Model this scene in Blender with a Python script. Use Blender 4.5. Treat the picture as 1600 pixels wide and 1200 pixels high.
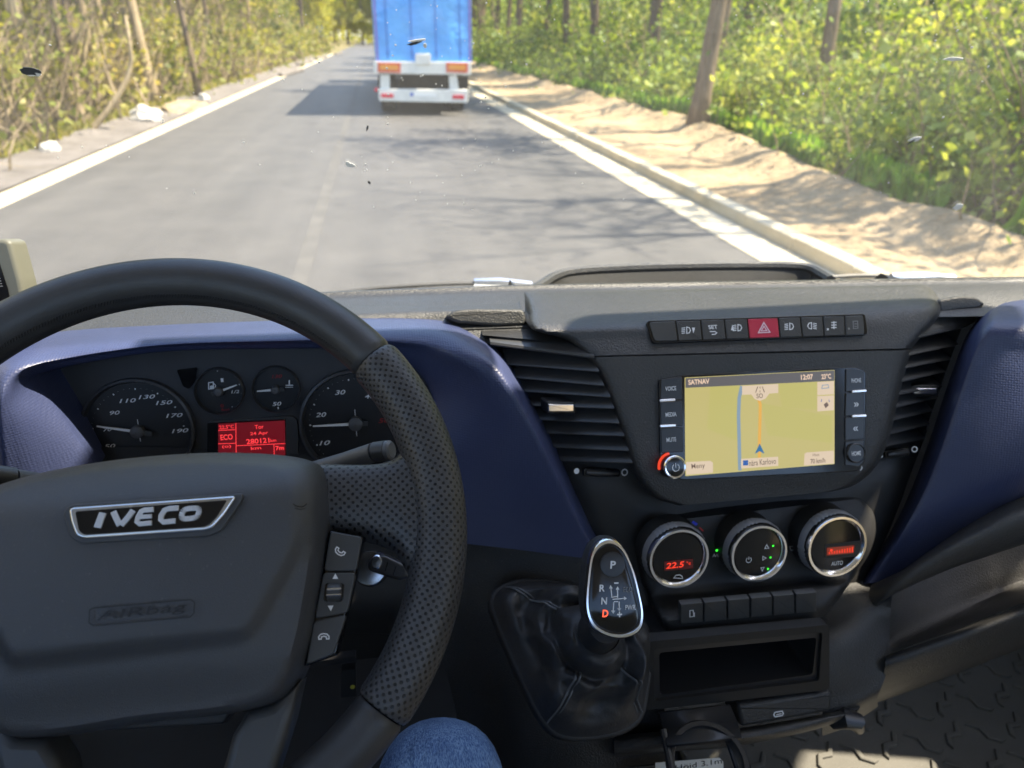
import bpy, bmesh, math, random
import numpy as np
from mathutils import Vector, Matrix, noise as mnoise
random.seed(7)
RNG = np.random.default_rng(11)
scene = bpy.context.scene
COL = scene.collection
for o in list(bpy.data.objects):
    bpy.data.objects.remove(o)

# ------------------------------------------------------------------ camera
F0 = 1110.0                                  # focal length in pixels of a 1600 px wide frame
CAM = Vector((0, 0, 1.85))
CF = Vector((0.1630480396, 0.8846171811, -0.4368841718))
CR = Vector((0.9846671932, -0.1737356266, 0.0156987497))
CD = Vector((-0.0620149616, -0.4327451616, -0.8993807701))
cam_data = bpy.data.cameras.new('camera')
cam_data.sensor_width = 36
cam_data.lens = 36 * F0 / 1600
cam_data.clip_start = 0.02
cam_data.clip_end = 2000
cam_data.dof.use_dof = True
cam_data.dof.focus_distance = 0.56
cam_data.dof.aperture_fstop = 7.8
cam = bpy.data.objects.new('camera', cam_data)
COL.objects.link(cam)
m3 = Matrix((CR, -CD, -CF)).transposed()
cam.matrix_world = Matrix.Translation(CAM) @ m3.to_4x4()
scene.camera = cam

# ------------------------------------------------------------------ sky, sun, exposure
SUN = Vector((2.35, -0.06, 3.9)).normalized()
world = bpy.data.worlds.new('World')
scene.world = world
world.use_nodes = True
wn = world.node_tree.nodes
wn.clear()
sky_tex = wn.new('ShaderNodeTexSky')
sky_tex.sky_type = 'NISHITA'
sky_tex.sun_disc = False
sky_tex.sun_elevation = math.asin(SUN.z)
sky_tex.sun_rotation = math.atan2(SUN.x, SUN.y)
bg = wn.new('ShaderNodeBackground')
bg.inputs['Strength'].default_value = 0.15
wo = wn.new('ShaderNodeOutputWorld')
world.node_tree.links.new(sky_tex.outputs[0], bg.inputs[0])
world.node_tree.links.new(bg.outputs[0], wo.inputs[0])
sd = bpy.data.lights.new('sun', 'SUN')
sd.energy = 4.6
sd.angle = math.radians(0.8)
sd.color = (1.0, 0.875, 0.69)
sun = bpy.data.objects.new('sun', sd)
COL.objects.link(sun)
sun.rotation_euler = SUN.to_track_quat('Z', 'Y').to_euler()
sun.location = (20, 5, 40)
vs = scene.view_settings
vs.view_transform = 'Standard'
vs.look = 'None'
vs.exposure = 2.0
vs.gamma = 1.0
vs.use_curve_mapping = False
scene.cycles.max_bounces = 8
scene.cycles.transparent_max_bounces = 24
scene.cycles.use_denoising = True

# ------------------------------------------------------------------ helpers
def ray(u, v):
    return CF + CR * ((u - 800) / F0) + CD * ((v - 600) / F0)
def P(u, v, Y):
    """the point seen at (u, v) that lies Y metres ahead of the camera"""
    d = ray(u, v)
    return CAM + d * (Y / d.y)
def slope(u, v):
    d = ray(u, v)
    return d.z / d.y
def G(u, v, z=0.0):
    d = ray(u, v)
    return CAM + d * ((z - CAM.z) / d.z)
def lerp(a, b, t):
    return a + (b - a) * t
def interp(x, xs, ys):
    return float(np.interp(x, xs, ys))
def sm(a, b, x):
    t = min(1, max(0, (x - a) / (b - a)))
    return t * t * (3 - 2 * t)

class Frame:
    """a flat local frame: origin, right, up, normal towards the viewer"""
    def __init__(self, o, ex, ey):
        self.o = Vector(o); self.ex = Vector(ex).normalized()
        ey = Vector(ey); ey = ey - self.ex * ey.dot(self.ex)
        self.ey = ey.normalized(); self.n = self.ex.cross(self.ey)
    def loc(self, u, v, h=0.0):
        d = ray(u, v)
        k = (self.o + self.n * h - CAM).dot(self.n) / d.dot(self.n)
        p = CAM + d * k - self.o
        return Vector((p.dot(self.ex), p.dot(self.ey)))
    def at(self, x, y, h=0.0):
        return self.o + self.ex * x + self.ey * y + self.n * h
    def px(self, u, v, h=0.0):
        l = self.loc(u, v, h)
        return self.at(l.x, l.y, h)
    def scale(self, u, v):
        return (self.loc(u + 5, v) - self.loc(u - 5, v)).length / 10
    def shifted(self, h):
        return Frame(self.o + self.n * h, self.ex, self.ey)
def tilted(u, v, Y, deg, yaw=0.0):
    t = math.radians(deg); a = math.radians(yaw)
    ex = Vector((math.cos(a), math.sin(a), 0))
    fw = Vector((-math.sin(a), math.cos(a), 0))
    return Frame(P(u, v, Y), ex, fw * math.sin(t) + Vector((0, 0, math.cos(t))))

def link(o, parent=None):
    COL.objects.link(o)
    if parent is not None:
        o.parent = parent
    return o
def mesh_obj(name, verts, faces, mat, parent=None, smooth=True, uvs=None):
    me = bpy.data.meshes.new(name)
    me.from_pydata([tuple(v) for v in verts], [], faces)
    if smooth:
        me.polygons.foreach_set('use_smooth', [True] * len(me.polygons))
        try:
            me.set_sharp_from_angle(angle=math.radians(38))
        except Exception:
            pass
    if uvs is not None:
        lay = me.uv_layers.new(name='UVMap')
        for l in me.loops:
            lay.data[l.index].uv = uvs[l.vertex_index]
    me.materials.append(mat)
    o = bpy.data.objects.new(name, me)
    return link(o, parent)
def empty(name, loc, label=None, cat=None, group=None):
    o = bpy.data.objects.new(name, None)
    o.empty_display_size = 0.05
    o.location = loc
    COL.objects.link(o)
    if label: tag(o, label, cat, group)
    return o
def tag(o, label=None, cat=None, group=None, kind=None):
    if label: o['label'] = label
    if cat: o['category'] = cat
    if group: o['group'] = group
    if kind: o['kind'] = kind
    return o
def own(thing):
    """parts are built in world space; hand them to a thing whose Empty is not at the origin"""
    inv = Matrix.Translation(thing.location).inverted()
    for c in thing.children:
        c.matrix_parent_inverse = inv
def recalc(o):
    bm = bmesh.new(); bm.from_mesh(o.data)
    bmesh.ops.recalc_face_normals(bm, faces=bm.faces[:])
    bm.to_mesh(o.data); bm.free()
    return o

class MB:
    """collects shapes and links them as ONE mesh"""
    def __init__(self): self.v = []; self.f = []
    def add(self, vs, fs):
        k = len(self.v); self.v += [Vector(p) for p in vs]; self.f += [[i + k for i in f] for f in fs]
    def box(self, c, s, rot=None):
        c = Vector(c); q = []
        for x in (-.5, .5):
            for y in (-.5, .5):
                for z in (-.5, .5):
                    w = Vector((x * s[0], y * s[1], z * s[2]))
                    q.append(c + (rot @ w if rot else w))
        self.add(q, [(0, 1, 3, 2), (4, 6, 7, 5), (0, 4, 5, 1), (2, 3, 7, 6), (0, 2, 6, 4), (1, 5, 7, 3)])
    def fbox(self, fr, x0, x1, y0, y1, h0, h1):
        q = [fr.at(x, y, h) for x in (x0, x1) for y in (y0, y1) for h in (h0, h1)]
        self.add(q, [(0, 1, 3, 2), (4, 6, 7, 5), (0, 4, 5, 1), (2, 3, 7, 6), (0, 2, 6, 4), (1, 5, 7, 3)])
    def tube(self, pts, rad, n=10, cap=True, flat=1.0, up=None):
        pts = [Vector(p) for p in pts]
        if not isinstance(rad, (list, tuple)): rad = [rad] * len(pts)
        ring0 = len(self.v); prev = None
        for i, p in enumerate(pts):
            t = (pts[min(i + 1, len(pts) - 1)] - pts[max(i - 1, 0)]).normalized()
            if prev is None:
                a = Vector(up) if up else (Vector((0, 0, 1)) if abs(t.z) < .9 else Vector((1, 0, 0)))
                a = (a - t * a.dot(t)).normalized()
            else:
                a = (prev - t * prev.dot(t)).normalized()
            prev = a; b = t.cross(a)
            for k in range(n):
                w = 2 * math.pi * k / n
                self.v.append(p + a * (math.cos(w) * rad[i] * flat) + b * (math.sin(w) * rad[i]))
        for i in range(len(pts) - 1):
            for k in range(n):
                a0 = ring0 + i * n + k; a1 = ring0 + i * n + (k + 1) % n
                self.f.append([a0, a1, a1 + n, a0 + n])
        if cap:
            self.f.append([ring0 + k for k in range(n)][::-1])
            self.f.append([ring0 + (len(pts) - 1) * n + k for k in range(n)])
    def lathe(self, fr, cx, cy, prof, n=40, a0=0.0, a1=2 * math.pi, sx=1.0):
        """prof: (radius, height) from outside in, about the frame's normal"""
        full = abs(a1 - a0 - 2 * math.pi) < 1e-6
        k0 = len(self.v); m = n if full else n + 1
        for (r, h) in prof:
            for i in range(m):
                w = a0 + (a1 - a0) * i / n
                self.v.append(fr.at(cx + math.cos(w) * r * sx, cy + math.sin(w) * r, h))
        for j in range(len(prof) - 1):
            for i in range(n):
                a = k0 + j * m + i; b = k0 + j * m + (i + 1) % m
                self.f.append([a, b, b + m, a + m])
    def prism(self, fr, pts, h0, h1, bev=0.0):
        """closed outline (local metres) raised from h0 to h1 with a rounded front edge"""
        pts = [Vector(p) for p in pts]
        area = sum(a.x * b.y - b.x * a.y for a, b in zip(pts, pts[1:] + pts[:1]))
        if area < 0: pts = pts[::-1]
        n = len(pts); k0 = len(self.v)
        def inset(d):
            out = []
            for i in range(n):
                a, b, c = pts[i - 1], pts[i], pts[(i + 1) % n]
                e1 = (b - a); e2 = (c - b)
                if e1.length < 1e-9 or e2.length < 1e-9: out.append(b); continue
                e1.normalize(); e2.normalize()
                n1 = Vector((-e1.y, e1.x)); n2 = Vector((-e2.y, e2.x))
                nn = n1 + n2
                if nn.length < 1e-6: out.append(b); continue
                nn.normalize()
                out.append(b + nn * (d / max(.4, nn.dot(n1))))
            return out
        rings = [(pts, h0)]
        if bev > 0:
            for w in (0, .35, .7, 1.0):
                rings.append((inset(bev * (1 - math.cos(w * math.pi / 2))), h1 - bev * (1 - math.sin(w * math.pi / 2))))
        else:
            rings.append((pts, h1))
        for r, h in rings:
            for p in r: self.v.append(fr.at(p.x, p.y, h))
        for j in range(len(rings) - 1):
            for i in range(n):
                a = k0 + j * n + i; b = k0 + j * n + (i + 1) % n
                self.f.append([a, b, b + n, a + n])
        t = len(self.v)
        self.v += [self.v[k0 + (len(rings) - 1) * n + i].copy() for i in range(n)] + [self.v[k0 + i].copy() for i in range(n)]
        self.f.append([t + i for i in range(n)])
        self.f.append([t + n + i for i in range(n)][::-1])
    def build(self, name, mat, parent=None, smooth=True):
        return mesh_obj(name, self.v, self.f, mat, parent, smooth)

def rounded(pts, r, seg=5):
    """round the corners of a closed 2D outline"""
    pts = [Vector(p) for p in pts]; out = []; n = len(pts)
    for i in range(n):
        a, b, c = pts[i - 1], pts[i], pts[(i + 1) % n]
        rr = r[i] if isinstance(r, (list, tuple)) else r
        d1 = (a - b); d2 = (c - b)
        k = min(rr, d1.length * .48, d2.length * .48)
        if k <= 1e-7: out.append(b); continue
        p = b + d1.normalized() * k; q = b + d2.normalized() * k
        for s in range(seg + 1):
            t = s / seg
            out.append(p * (1 - t) ** 2 + b * (2 * t * (1 - t)) + q * t * t)
    return out
def outline(fr, px, r=0.0, h=0.0, seg=5):
    pts = [fr.loc(u, v, h) for u, v in px]
    return rounded(pts, r, seg) if r else pts
def smooth_closed(pts, k=6):
    pts = [Vector(p) for p in pts]; n = len(pts); out = []
    for i in range(n):
        p0, p1, p2, p3 = pts[i - 1], pts[i], pts[(i + 1) % n], pts[(i + 2) % n]
        for s in range(k):
            t = s / k
            out.append(.5 * ((2 * p1) + (p2 - p0) * t + (2 * p0 - 5 * p1 + 4 * p2 - p3) * t * t + (3 * p1 - p0 - 3 * p2 + p3) * t ** 3))
    return out
def smooth_open(pts, k=6):
    pts = [Vector(p) for p in pts]
    e = [pts[0] * 2 - pts[1]] + pts + [pts[-1] * 2 - pts[-2]]; out = []
    for i in range(1, len(e) - 2):
        p0, p1, p2, p3 = e[i - 1], e[i], e[i + 1], e[i + 2]
        for s in range(k):
            t = s / k
            out.append(.5 * ((2 * p1) + (p2 - p0) * t + (2 * p0 - 5 * p1 + 4 * p2 - p3) * t * t + (3 * p1 - p0 - 3 * p2 + p3) * t ** 3))
    out.append(pts[-1])
    return out
def plate(name, fr, px, h0, h1, mat, parent, r=0.0, bev=0.0, smooth=True, closed_smooth=0):
    m = MB()
    o = outline(fr, px, r, h1)
    if closed_smooth: o = smooth_closed(o, closed_smooth)
    m.prism(fr, o, h0, h1, bev)
    return m.build(name, mat, parent, smooth)

def patch(name, rows, mat, parent=None, k=5, skirt=None, thick=None, uv=None, linear_u=False):
    """a sheet through rows of points ((u, v, Y) triples or Vectors), smoothed both ways; skirt = vector its rim is drawn back by"""
    R = [[(p if isinstance(p, Vector) else P(*p)) for p in r] for r in rows]
    R = [smooth_open(r, 1 if linear_u else k) for r in R]
    cols = list(zip(*R))
    cols = [smooth_open(list(c), k) for c in cols]
    nu = len(cols); nv = len(cols[0])
    V = [cols[i][j] for j in range(nv) for i in range(nu)]
    Fc = [[j * nu + i, j * nu + i + 1, (j + 1) * nu + i + 1, (j + 1) * nu + i] for j in range(nv - 1) for i in range(nu - 1)]
    if skirt is not None:
        s = Vector(skirt)
        loop = [i for i in range(nu)] + [j * nu + nu - 1 for j in range(1, nv)] + [(nv - 1) * nu + i for i in range(nu - 2, -1, -1)] + [j * nu for j in range(nv - 2, 0, -1)]
        k0 = len(V)
        V += [V[i] + s for i in loop]
        n = len(loop)
        for a in range(n):
            b = (a + 1) % n
            Fc.append([loop[b], loop[a], k0 + a, k0 + b])
    o = mesh_obj(name, V, Fc, mat, parent)
    recalc(o)
    if thick:
        md = o.modifiers.new('thickness', 'SOLIDIFY'); md.thickness = thick; md.offset = 1
    return o

_fontcache = {}
def text_polys(s, bold=0.0):
    key = (s, bold)
    if key in _fontcache: return _fontcache[key]
    cu = bpy.data.curves.new('t', 'FONT')
    cu.body = s; cu.size = 1.0; cu.align_x = 'CENTER'; cu.align_y = 'CENTER'; cu.offset = bold; cu.resolution_u = 3
    ob = bpy.data.objects.new('t', cu); COL.objects.link(ob)
    me = bpy.data.meshes.new_from_object(ob.evaluated_get(bpy.context.evaluated_depsgraph_get()))
    vs = [v.co.copy() for v in me.vertices]; fs = [list(p.vertices) for p in me.polygons]
    bpy.data.objects.remove(ob); bpy.data.curves.remove(cu); bpy.data.meshes.remove(me)
    if vs:
        x0 = min(v.x for v in vs); x1 = max(v.x for v in vs); y0 = min(v.y for v in vs); y1 = max(v.y for v in vs)
        for v in vs: v.x -= (x0 + x1) / 2; v.y -= (y0 + y1) / 2
        wh = (x1 - x0, y1 - y0)
    else: wh = (1, 1)
    _fontcache[key] = (vs, fs, wh)
    return _fontcache[key]
class Ink:
    """flat print on a frame: letters, strokes and shapes collected into one thin mesh"""
    def __init__(self, fr, h=0.0004): self.fr = fr; self.h = h; self.m = MB()
    def text(self, s, u, v, wpx, hpx=None, bold=0.012, shear=0.0, rot=0.0):
        c = self.fr.loc(u, v, self.h); sc = self.fr.scale(u, v)
        vs, fs, (w, hh) = text_polys(s, bold)
        kx = wpx * sc / w; ky = (hpx * sc * 1.05 / hh) if hpx else kx
        q = []
        cr, sr = math.cos(rot), math.sin(rot)
        for p in vs:
            x = (p.x + p.y * shear) * kx; y = p.y * ky
            q.append(self.fr.at(c.x + x * cr - y * sr, c.y + x * sr + y * cr, self.h))
        self.m.add(q, fs)
    def poly(self, px):
        pts = [self.fr.loc(u, v, self.h) for u, v in px]
        self.m.add([self.fr.at(p.x, p.y, self.h) for p in pts], [list(range(len(pts)))[::-1]])
    def lpoly(self, pts, dh=0.0):
        self.m.add([self.fr.at(p[0], p[1], self.h + dh) for p in pts], [list(range(len(pts)))])
    def stroke(self, px, wpx, closed=False):
        pts = [self.fr.loc(u, v, self.h) for u, v in px]
        self.lstroke(pts, wpx * self.fr.scale(*px[0]), closed)
    def lstroke(self, pts, w, closed=False):
        pts = [Vector(p) for p in pts]; n = len(pts); L = []; Rr = []
        for i in range(n):
            a = pts[i - 1] if (i > 0 or closed) else pts[i]; c = pts[(i + 1) % n] if (i < n - 1 or closed) else pts[i]
            t1 = (pts[i] - a); t2 = (c - pts[i])
            t = (t1.normalized() if t1.length > 0 else Vector((0, 0))) + (t2.normalized() if t2.length > 0 else Vector((0, 0)))
            t.normalize(); nn = Vector((-t.y, t.x))
            k = 1.0
            if t1.length > 0:
                k = 1 / max(.5, nn.dot(Vector((-t1.y, t1.x)).normalized()))
            L.append(pts[i] + nn * (w / 2 * k)); Rr.append(pts[i] - nn * (w / 2 * k))
        V = [self.fr.at(p.x, p.y, self.h) for p in L + Rr]
        Fs = [[n + i, n + (i + 1) % n, (i + 1) % n, i] for i in range(n if closed else n - 1)]
        self.m.add(V, Fs)
    def disc(self, u, v, rpx, n=20, inner=0.0):
        c = self.fr.loc(u, v, self.h); r = rpx * self.fr.scale(u, v)
        if inner:
            self.lstroke([(c.x + math.cos(i * 2 * math.pi / n) * r, c.y + math.sin(i * 2 * math.pi / n) * r) for i in range(n)], inner * self.fr.scale(u, v), True)
        else:
            self.lpoly([(c.x + math.cos(i * 2 * math.pi / n) * r, c.y + math.sin(i * 2 * math.pi / n) * r) for i in range(n)])
    def build(self, name, mat, parent):
        return mesh_obj(name, self.m.v, self.m.f, mat, parent, smooth=False)

# ------------------------------------------------------------------ materials
def srgb(r, g, b):
    return tuple(((c / 255) / 12.92 if c / 255 <= .04045 else ((c / 255 + .055) / 1.055) ** 2.4) for c in (r, g, b))
class NT:
    def __init__(self, name):
        self.mat = bpy.data.materials.new(name); self.mat.use_nodes = True
        self.nt = self.mat.node_tree; self.nt.nodes.clear()
        self.out = self.n('ShaderNodeOutputMaterial')
    def n(self, t, **kw):
        x = self.nt.nodes.new(t)
        for k, v in kw.items(): setattr(x, k, v)
        return x
    def l(self, a, b): self.nt.links.new(a, b)
    def val(self, x, sock, v):
        if hasattr(v, 'is_output') or isinstance(v, bpy.types.NodeSocket): self.l(v, x.inputs[sock])
        else: x.inputs[sock].default_value = v
    def math(self, op, a, b=None):
        x = self.n('ShaderNodeMath', operation=op)
        self.val(x, 0, a)
        if b is not None: self.val(x, 1, b)
        return x.outputs[0]
    def noise(self, scale, detail=4, rough=.6, coord='Object', vec=None):
        x = self.n('ShaderNodeTexNoise'); x.inputs['Scale'].default_value = scale
        x.inputs['Detail'].default_value = detail; x.inputs['Roughness'].default_value = rough
        if vec is None:
            vec = self.coord(coord)
        self.l(vec, x.inputs['Vector'])
        return x.outputs['Fac']
    def coord(self, which='Object'):
        if which == 'Position':
            return self.n('ShaderNodeNewGeometry').outputs['Position']
        return self.n('ShaderNodeTexCoord').outputs[which]
    def ramp(self, fac, stops):
        x = self.n('ShaderNodeValToRGB'); e = x.color_ramp.elements
        while len(e) < len(stops): e.new(.5)
        for i, (p, c) in enumerate(stops):
            e[i].position = p; e[i].color = (c[0], c[1], c[2], 1)
        self.l(fac, x.inputs[0])
        return x.outputs[0]
    def bump(self, h, dist, strength=1.0, normal=None):
        x = self.n('ShaderNodeBump'); x.inputs['Distance'].default_value = dist; x.inputs['Strength'].default_value = strength
        self.l(h, x.inputs['Height'])
        if normal is not None: self.l(normal, x.inputs['Normal'])
        return x.outputs[0]
    def principled(self, col, rough=.5, metal=0.0, normal=None, spec=.5, **kw):
        x = self.n('ShaderNodeBsdfPrincipled')
        if isinstance(col, tuple): x.inputs['Base Color'].default_value = (*col[:3], 1)
        else: self.l(col, x.inputs['Base Color'])
        self.val(x, 'Roughness', rough); self.val(x, 'Metallic', metal)
        x.inputs['Specular IOR Level'].default_value = spec
        if normal is not None: self.l(normal, x.inputs['Normal'])
        for k, v in kw.items(): self.val(x, k.replace('_', ' '), v)
        return x
    def done(self, sh):
        self.l(sh.outputs[0] if hasattr(sh, 'outputs') else sh, self.out.inputs['Surface']); return self.mat
def plastic(name, col, rough=.5, grain=900, depth=.00025, var=.12, spec=.5, dust=0.0):
    t = NT(name)
    big = t.noise(6, 3, coord='Position'); c0 = tuple(c * (1 - var) for c in col); c1 = tuple(c * (1 + var) for c in col)
    colr = t.ramp(big, [(.3, c0), (.7, c1)])
    if dust:
        sp = t.noise(420, 2, .5, coord='Position')
        mx = t.n('ShaderNodeMix', data_type='RGBA'); t.l(t.ramp(sp, [(.66, (0, 0, 0)), (.78, (dust, dust, dust))]), mx.inputs[0])
        t.l(colr, mx.inputs[6]); mx.inputs[7].default_value = (.35, .33, .30, 1)
        colr = mx.outputs[2]
    nrm = None
    if depth:
        nrm = t.bump(t.noise(grain, 3, .6, coord='Position'), depth)
    rg = t.math('ADD', t.math('MULTIPLY', t.noise(25, 4, coord='Position'), .16), rough - .08)
    return t.done(t.principled(colr, rg, 0, nrm, spec))
def flat(name, col, rough=.5, metal=0.0, spec=.5):
    t = NT(name)
    rg = t.math('ADD', t.math('MULTIPLY', t.noise(40, 3, coord='Position'), .08), rough - .04)
    return t.done(t.principled(col, rg, metal, None, spec))
def glow(name, col, strength):
    t = NT(name)
    p = t.principled((.02, .02, .02), .3)
    p.inputs['Emission Color'].default_value = (*col, 1); p.inputs['Emission Strength'].default_value = strength
    return t.done(p)
M = {}
M['black'] = plastic('grained_black_plastic', (.036, .036, .035), .42, 520, .0010, .10, dust=.16)
M['dark'] = plastic('matt_black_plastic', (.019, .019, .019), .52, 1400, .0003, .1, dust=.05)
M['soft'] = plastic('soft_dashboard_skin', (.040, .041, .043), .38, 480, .0010, .12, dust=.2)
M['bag'] = plastic('airbag_cover_skin', (.046, .048, .052), .36, 1500, .00035, .10, dust=.08)
M['gloss'] = flat('gloss_black', (.006, .006, .007), .12)
M['satin'] = flat('satin_black', (.022, .022, .023), .34)
M['slat'] = flat('vent_slat_black', (.045, .046, .048), .40)
M['silver'] = flat('silver_lettering', (.62, .63, .65), .38, .55)
M['stalk'] = plastic('grey_stalk_plastic', (.10, .105, .11), .45, 900, .0001, .06)
M['button'] = plastic('button_plastic', (.044, .045, .045), .42, 1800, .0001, .05)
M['chrome'] = flat('chrome', (.86, .86, .88), .16, 1.0)
M['satchrome'] = flat('satin_chrome', (.62, .63, .65), .24, 1.0)
M['white_ink'] = flat('white_print', (.72, .72, .72), .5)
M['grey_ink'] = flat('grey_print', (.75, .75, .75), .5)
M['dim_ink'] = flat('dim_print', (.20, .20, .20), .5)
M['red_ink'] = flat('red_print', (.28, .01, .012), .5)
M['red'] = plastic('red_button_plastic', (.50, .022, .055), .42, 1800, .0001, .05)
def blue_trim():
    t = NT('blue_weave_trim')
    pos = t.coord('Position')
    w = t.n('ShaderNodeTexVoronoi'); w.inputs['Scale'].default_value = 420; w.inputs['Randomness'].default_value = .25
    t.l(pos, w.inputs['Vector'])
    n = t.bump(w.outputs['Distance'], .0004, .8)
    c = t.ramp(t.noise(9, 3, coord='Position'), [(.3, (.032, .042, .096)), (.7, (.039, .051, .114))])
    rg = t.math('ADD', t.math('MULTIPLY', t.noise(60, 3, coord='Position'), .16), .34)
    return t.done(t.principled(c, rg, 0, n, .5))
M['blue'] = blue_trim()
def leather(name, col, perf):
    t = NT(name)
    pos = t.coord('Position')
    grain = t.noise(1000, 3, .6, vec=pos)
    nrm = t.bump(grain, .00018)
    base = t.ramp(t.noise(30, 4, vec=pos), [(.3, tuple(c * .85 for c in col)), (.7, tuple(c * 1.15 for c in col))])
    if perf:
        uv = t.coord('UV'); sp = t.n('ShaderNodeSeparateXYZ'); t.l(uv, sp.inputs[0])
        def dots(ox):
            fx = t.math('SUBTRACT', t.math('FRACT', t.math('ADD', sp.outputs[0], ox)), .5)
            fy = t.math('SUBTRACT', t.math('FRACT', t.math('ADD', sp.outputs[1], ox)), .5)
            return t.math('SQRT', t.math('ADD', t.math('MULTIPLY', fx, fx), t.math('MULTIPLY', fy, fy)))
        d = t.math('MINIMUM', dots(0.0), dots(.5))
        hole = t.n('ShaderNodeMapRange'); hole.inputs[1].default_value = .15; hole.inputs[2].default_value = .21
        t.l(d, hole.inputs[0])
        nrm = t.bump(hole.outputs[0], .0009, .9, nrm)
        mx = t.n('ShaderNodeMix', data_type='RGBA'); t.l(hole.outputs[0], mx.inputs[0])
        mx.inputs[6].default_value = (.002, .002, .002, 1); t.l(base, mx.inputs[7]); base = mx.outputs[2]
    rg = t.math('ADD', t.math('MULTIPLY', t.noise(90, 3, vec=pos), .18), .34)
    return t.done(t.principled(base, rg, 0, nrm, .5))
M['leather'] = leather('smooth_wheel_leather', (.036, .036, .037), False)
M['perf'] = leather('perforated_wheel_leather', (.050, .050, .052), True)
def gaiter_mat():
    t = NT('gaiter_leather'); pos = t.coord('Position')
    n = t.bump(t.noise(500, 4, .6, vec=pos), .0003); n = t.bump(t.noise(120, 3, .5, vec=pos), .0008, .6, n)
    return t.done(t.principled((.032, .032, .033), t.math('ADD', t.math('MULTIPLY', t.noise(60, 3, vec=pos), .2), .37), 0, n, .45))
M['gaiter'] = gaiter_mat()
def denim():
    t = NT('blue_denim'); uv = t.coord('Position')
    mp = t.n('ShaderNodeMapping'); mp.inputs['Rotation'].default_value = (.2, .3, .8); mp.inputs['Scale'].default_value = (1, .16, 1); t.l(uv, mp.inputs[0])
    w_ = t.noise(900, 3, .7, vec=mp.outputs[0])
    a = t.ramp(w_, [(.35, (.05, .11, .26)), (.65, (.26, .39, .60))])
    fade = t.ramp(t.noise(14, 5, .65, vec=uv), [(.35, (.55, .60, .70)), (.7, (1.25, 1.25, 1.2))])
    mx = t.n('ShaderNodeMix', data_type='RGBA', blend_type='MULTIPLY'); mx.inputs[0].default_value = 1
    t.l(a, mx.inputs[6]); t.l(fade, mx.inputs[7])
    n = t.bump(w_, .0006); n = t.bump(t.noise(26, 4, .6, vec=uv), .016, .8, n)
    return t.done(t.principled(mx.outputs[2], .9, 0, n, .2))
M['denim'] = denim()
def glass():
    t = NT('windscreen_glass')
    tr = t.n('ShaderNodeBsdfTransparent'); tr.inputs[0].default_value = (.93, .95, .93, 1)
    gl = t.n('ShaderNodeBsdfGlossy'); gl.inputs['Roughness'].default_value = .02; gl.inputs[0].default_value = (1, 1, 1, 1)
    ge = t.n('ShaderNodeNewGeometry'); dt = t.n('ShaderNodeVectorMath', operation='DOT_PRODUCT')
    t.l(ge.outputs['Incoming'], dt.inputs[0]); t.l(ge.outputs['Normal'], dt.inputs[1])
    c1 = t.math('SUBTRACT', 1.0, t.math('ABSOLUTE', dt.outputs['Value']))
    fz = t.math('ADD', t.math('MULTIPLY', t.math('POWER', c1, 5.0), .93), .05)
    mx = t.n('ShaderNodeMixShader'); t.l(fz, mx.inputs[0]); t.l(tr.outputs[0], mx.inputs[1]); t.l(gl.outputs[0], mx.inputs[2])
    df = t.n('ShaderNodeBsdfTranslucent'); df.inputs[0].default_value = (.8, .8, .76, 1)
    d = t.ramp(t.noise(7, 6, .7, coord='Position'), [(.3, (.012, .012, .012)), (.75, (.045, .045, .045))])
    m2 = t.n('ShaderNodeMixShader'); t.l(d, m2.inputs[0]); t.l(mx.outputs[0], m2.inputs[1]); t.l(df.outputs[0], m2.inputs[2])
    return t.done(m2)
M['glass'] = glass()

# ================================================================== the place outside
def structure(o): o['kind'] = 'structure'; return o
def hn(x, y, s, seed=0.0):
    return mnoise.noise(Vector((x * s, y * s, seed)))

# ---- ground materials
def asphalt():
    t = NT('asphalt'); pos = t.coord('Position')
    fine = t.noise(160, 3, .7, vec=pos); mid = t.noise(1.4, 5, .6, vec=pos)
    mp = t.n('ShaderNodeMapping'); mp.inputs['Scale'].default_value = (1.6, .06, 1); t.l(pos, mp.inputs[0])
    wear = t.noise(1.0, 4, .6, vec=mp.outputs[0])
    a = t.math('ADD', t.math('MULTIPLY', mid, .5), t.math('MULTIPLY', wear, .5))
    c = t.ramp(a, [(.32, (.058, .057, .058)), (.68, (.102, .098, .095))])
    mx = t.n('ShaderNodeMix', data_type='RGBA', blend_type='MULTIPLY'); mx.inputs[0].default_value = 1
    t.l(c, mx.inputs[6]); t.l(t.ramp(fine, [(.3, (.7, .7, .7)), (.7, (1.25, 1.25, 1.25))]), mx.inputs[7])
    n = t.bump(fine, .012, .7)
    return t.done(t.principled(mx.outputs[2], .62, 0, n, .5))
def ground_mat(name, c0, c1, c2, s1, s2, depth):
    t = NT(name); pos = t.coord('Position')
    a = t.noise(s1, 6, .65, vec=pos); b = t.noise(s2, 4, .7, vec=pos)
    c = t.ramp(t.math('ADD', t.math('MULTIPLY', a, .6), t.math('MULTIPLY', b, .4)), [(.35, c0), (.5, c1), (.66, c2)])
    return t.done(t.principled(c, .92, 0, t.bump(b, depth), .2))
M['asphalt'] = asphalt()
M['dirt'] = ground_mat('dry_sandy_soil', (.20, .145, .088), (.33, .25, .155), (.43, .335, .22), 1.1, 14, .05)
M['gravel'] = ground_mat('grey_gravel', (.12, .108, .10), (.17, .155, .145), (.23, .21, .20), 1.5, 40, .03)
M['forest_floor'] = ground_mat('forest_floor', (.09, .10, .03), (.17, .135, .075), (.15, .19, .05), .5, 6, .08)
M['concrete'] = ground_mat('pale_concrete', (.40, .345, .245), (.50, .435, .315), (.57, .505, .38), 1.7, 60, .006)

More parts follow.
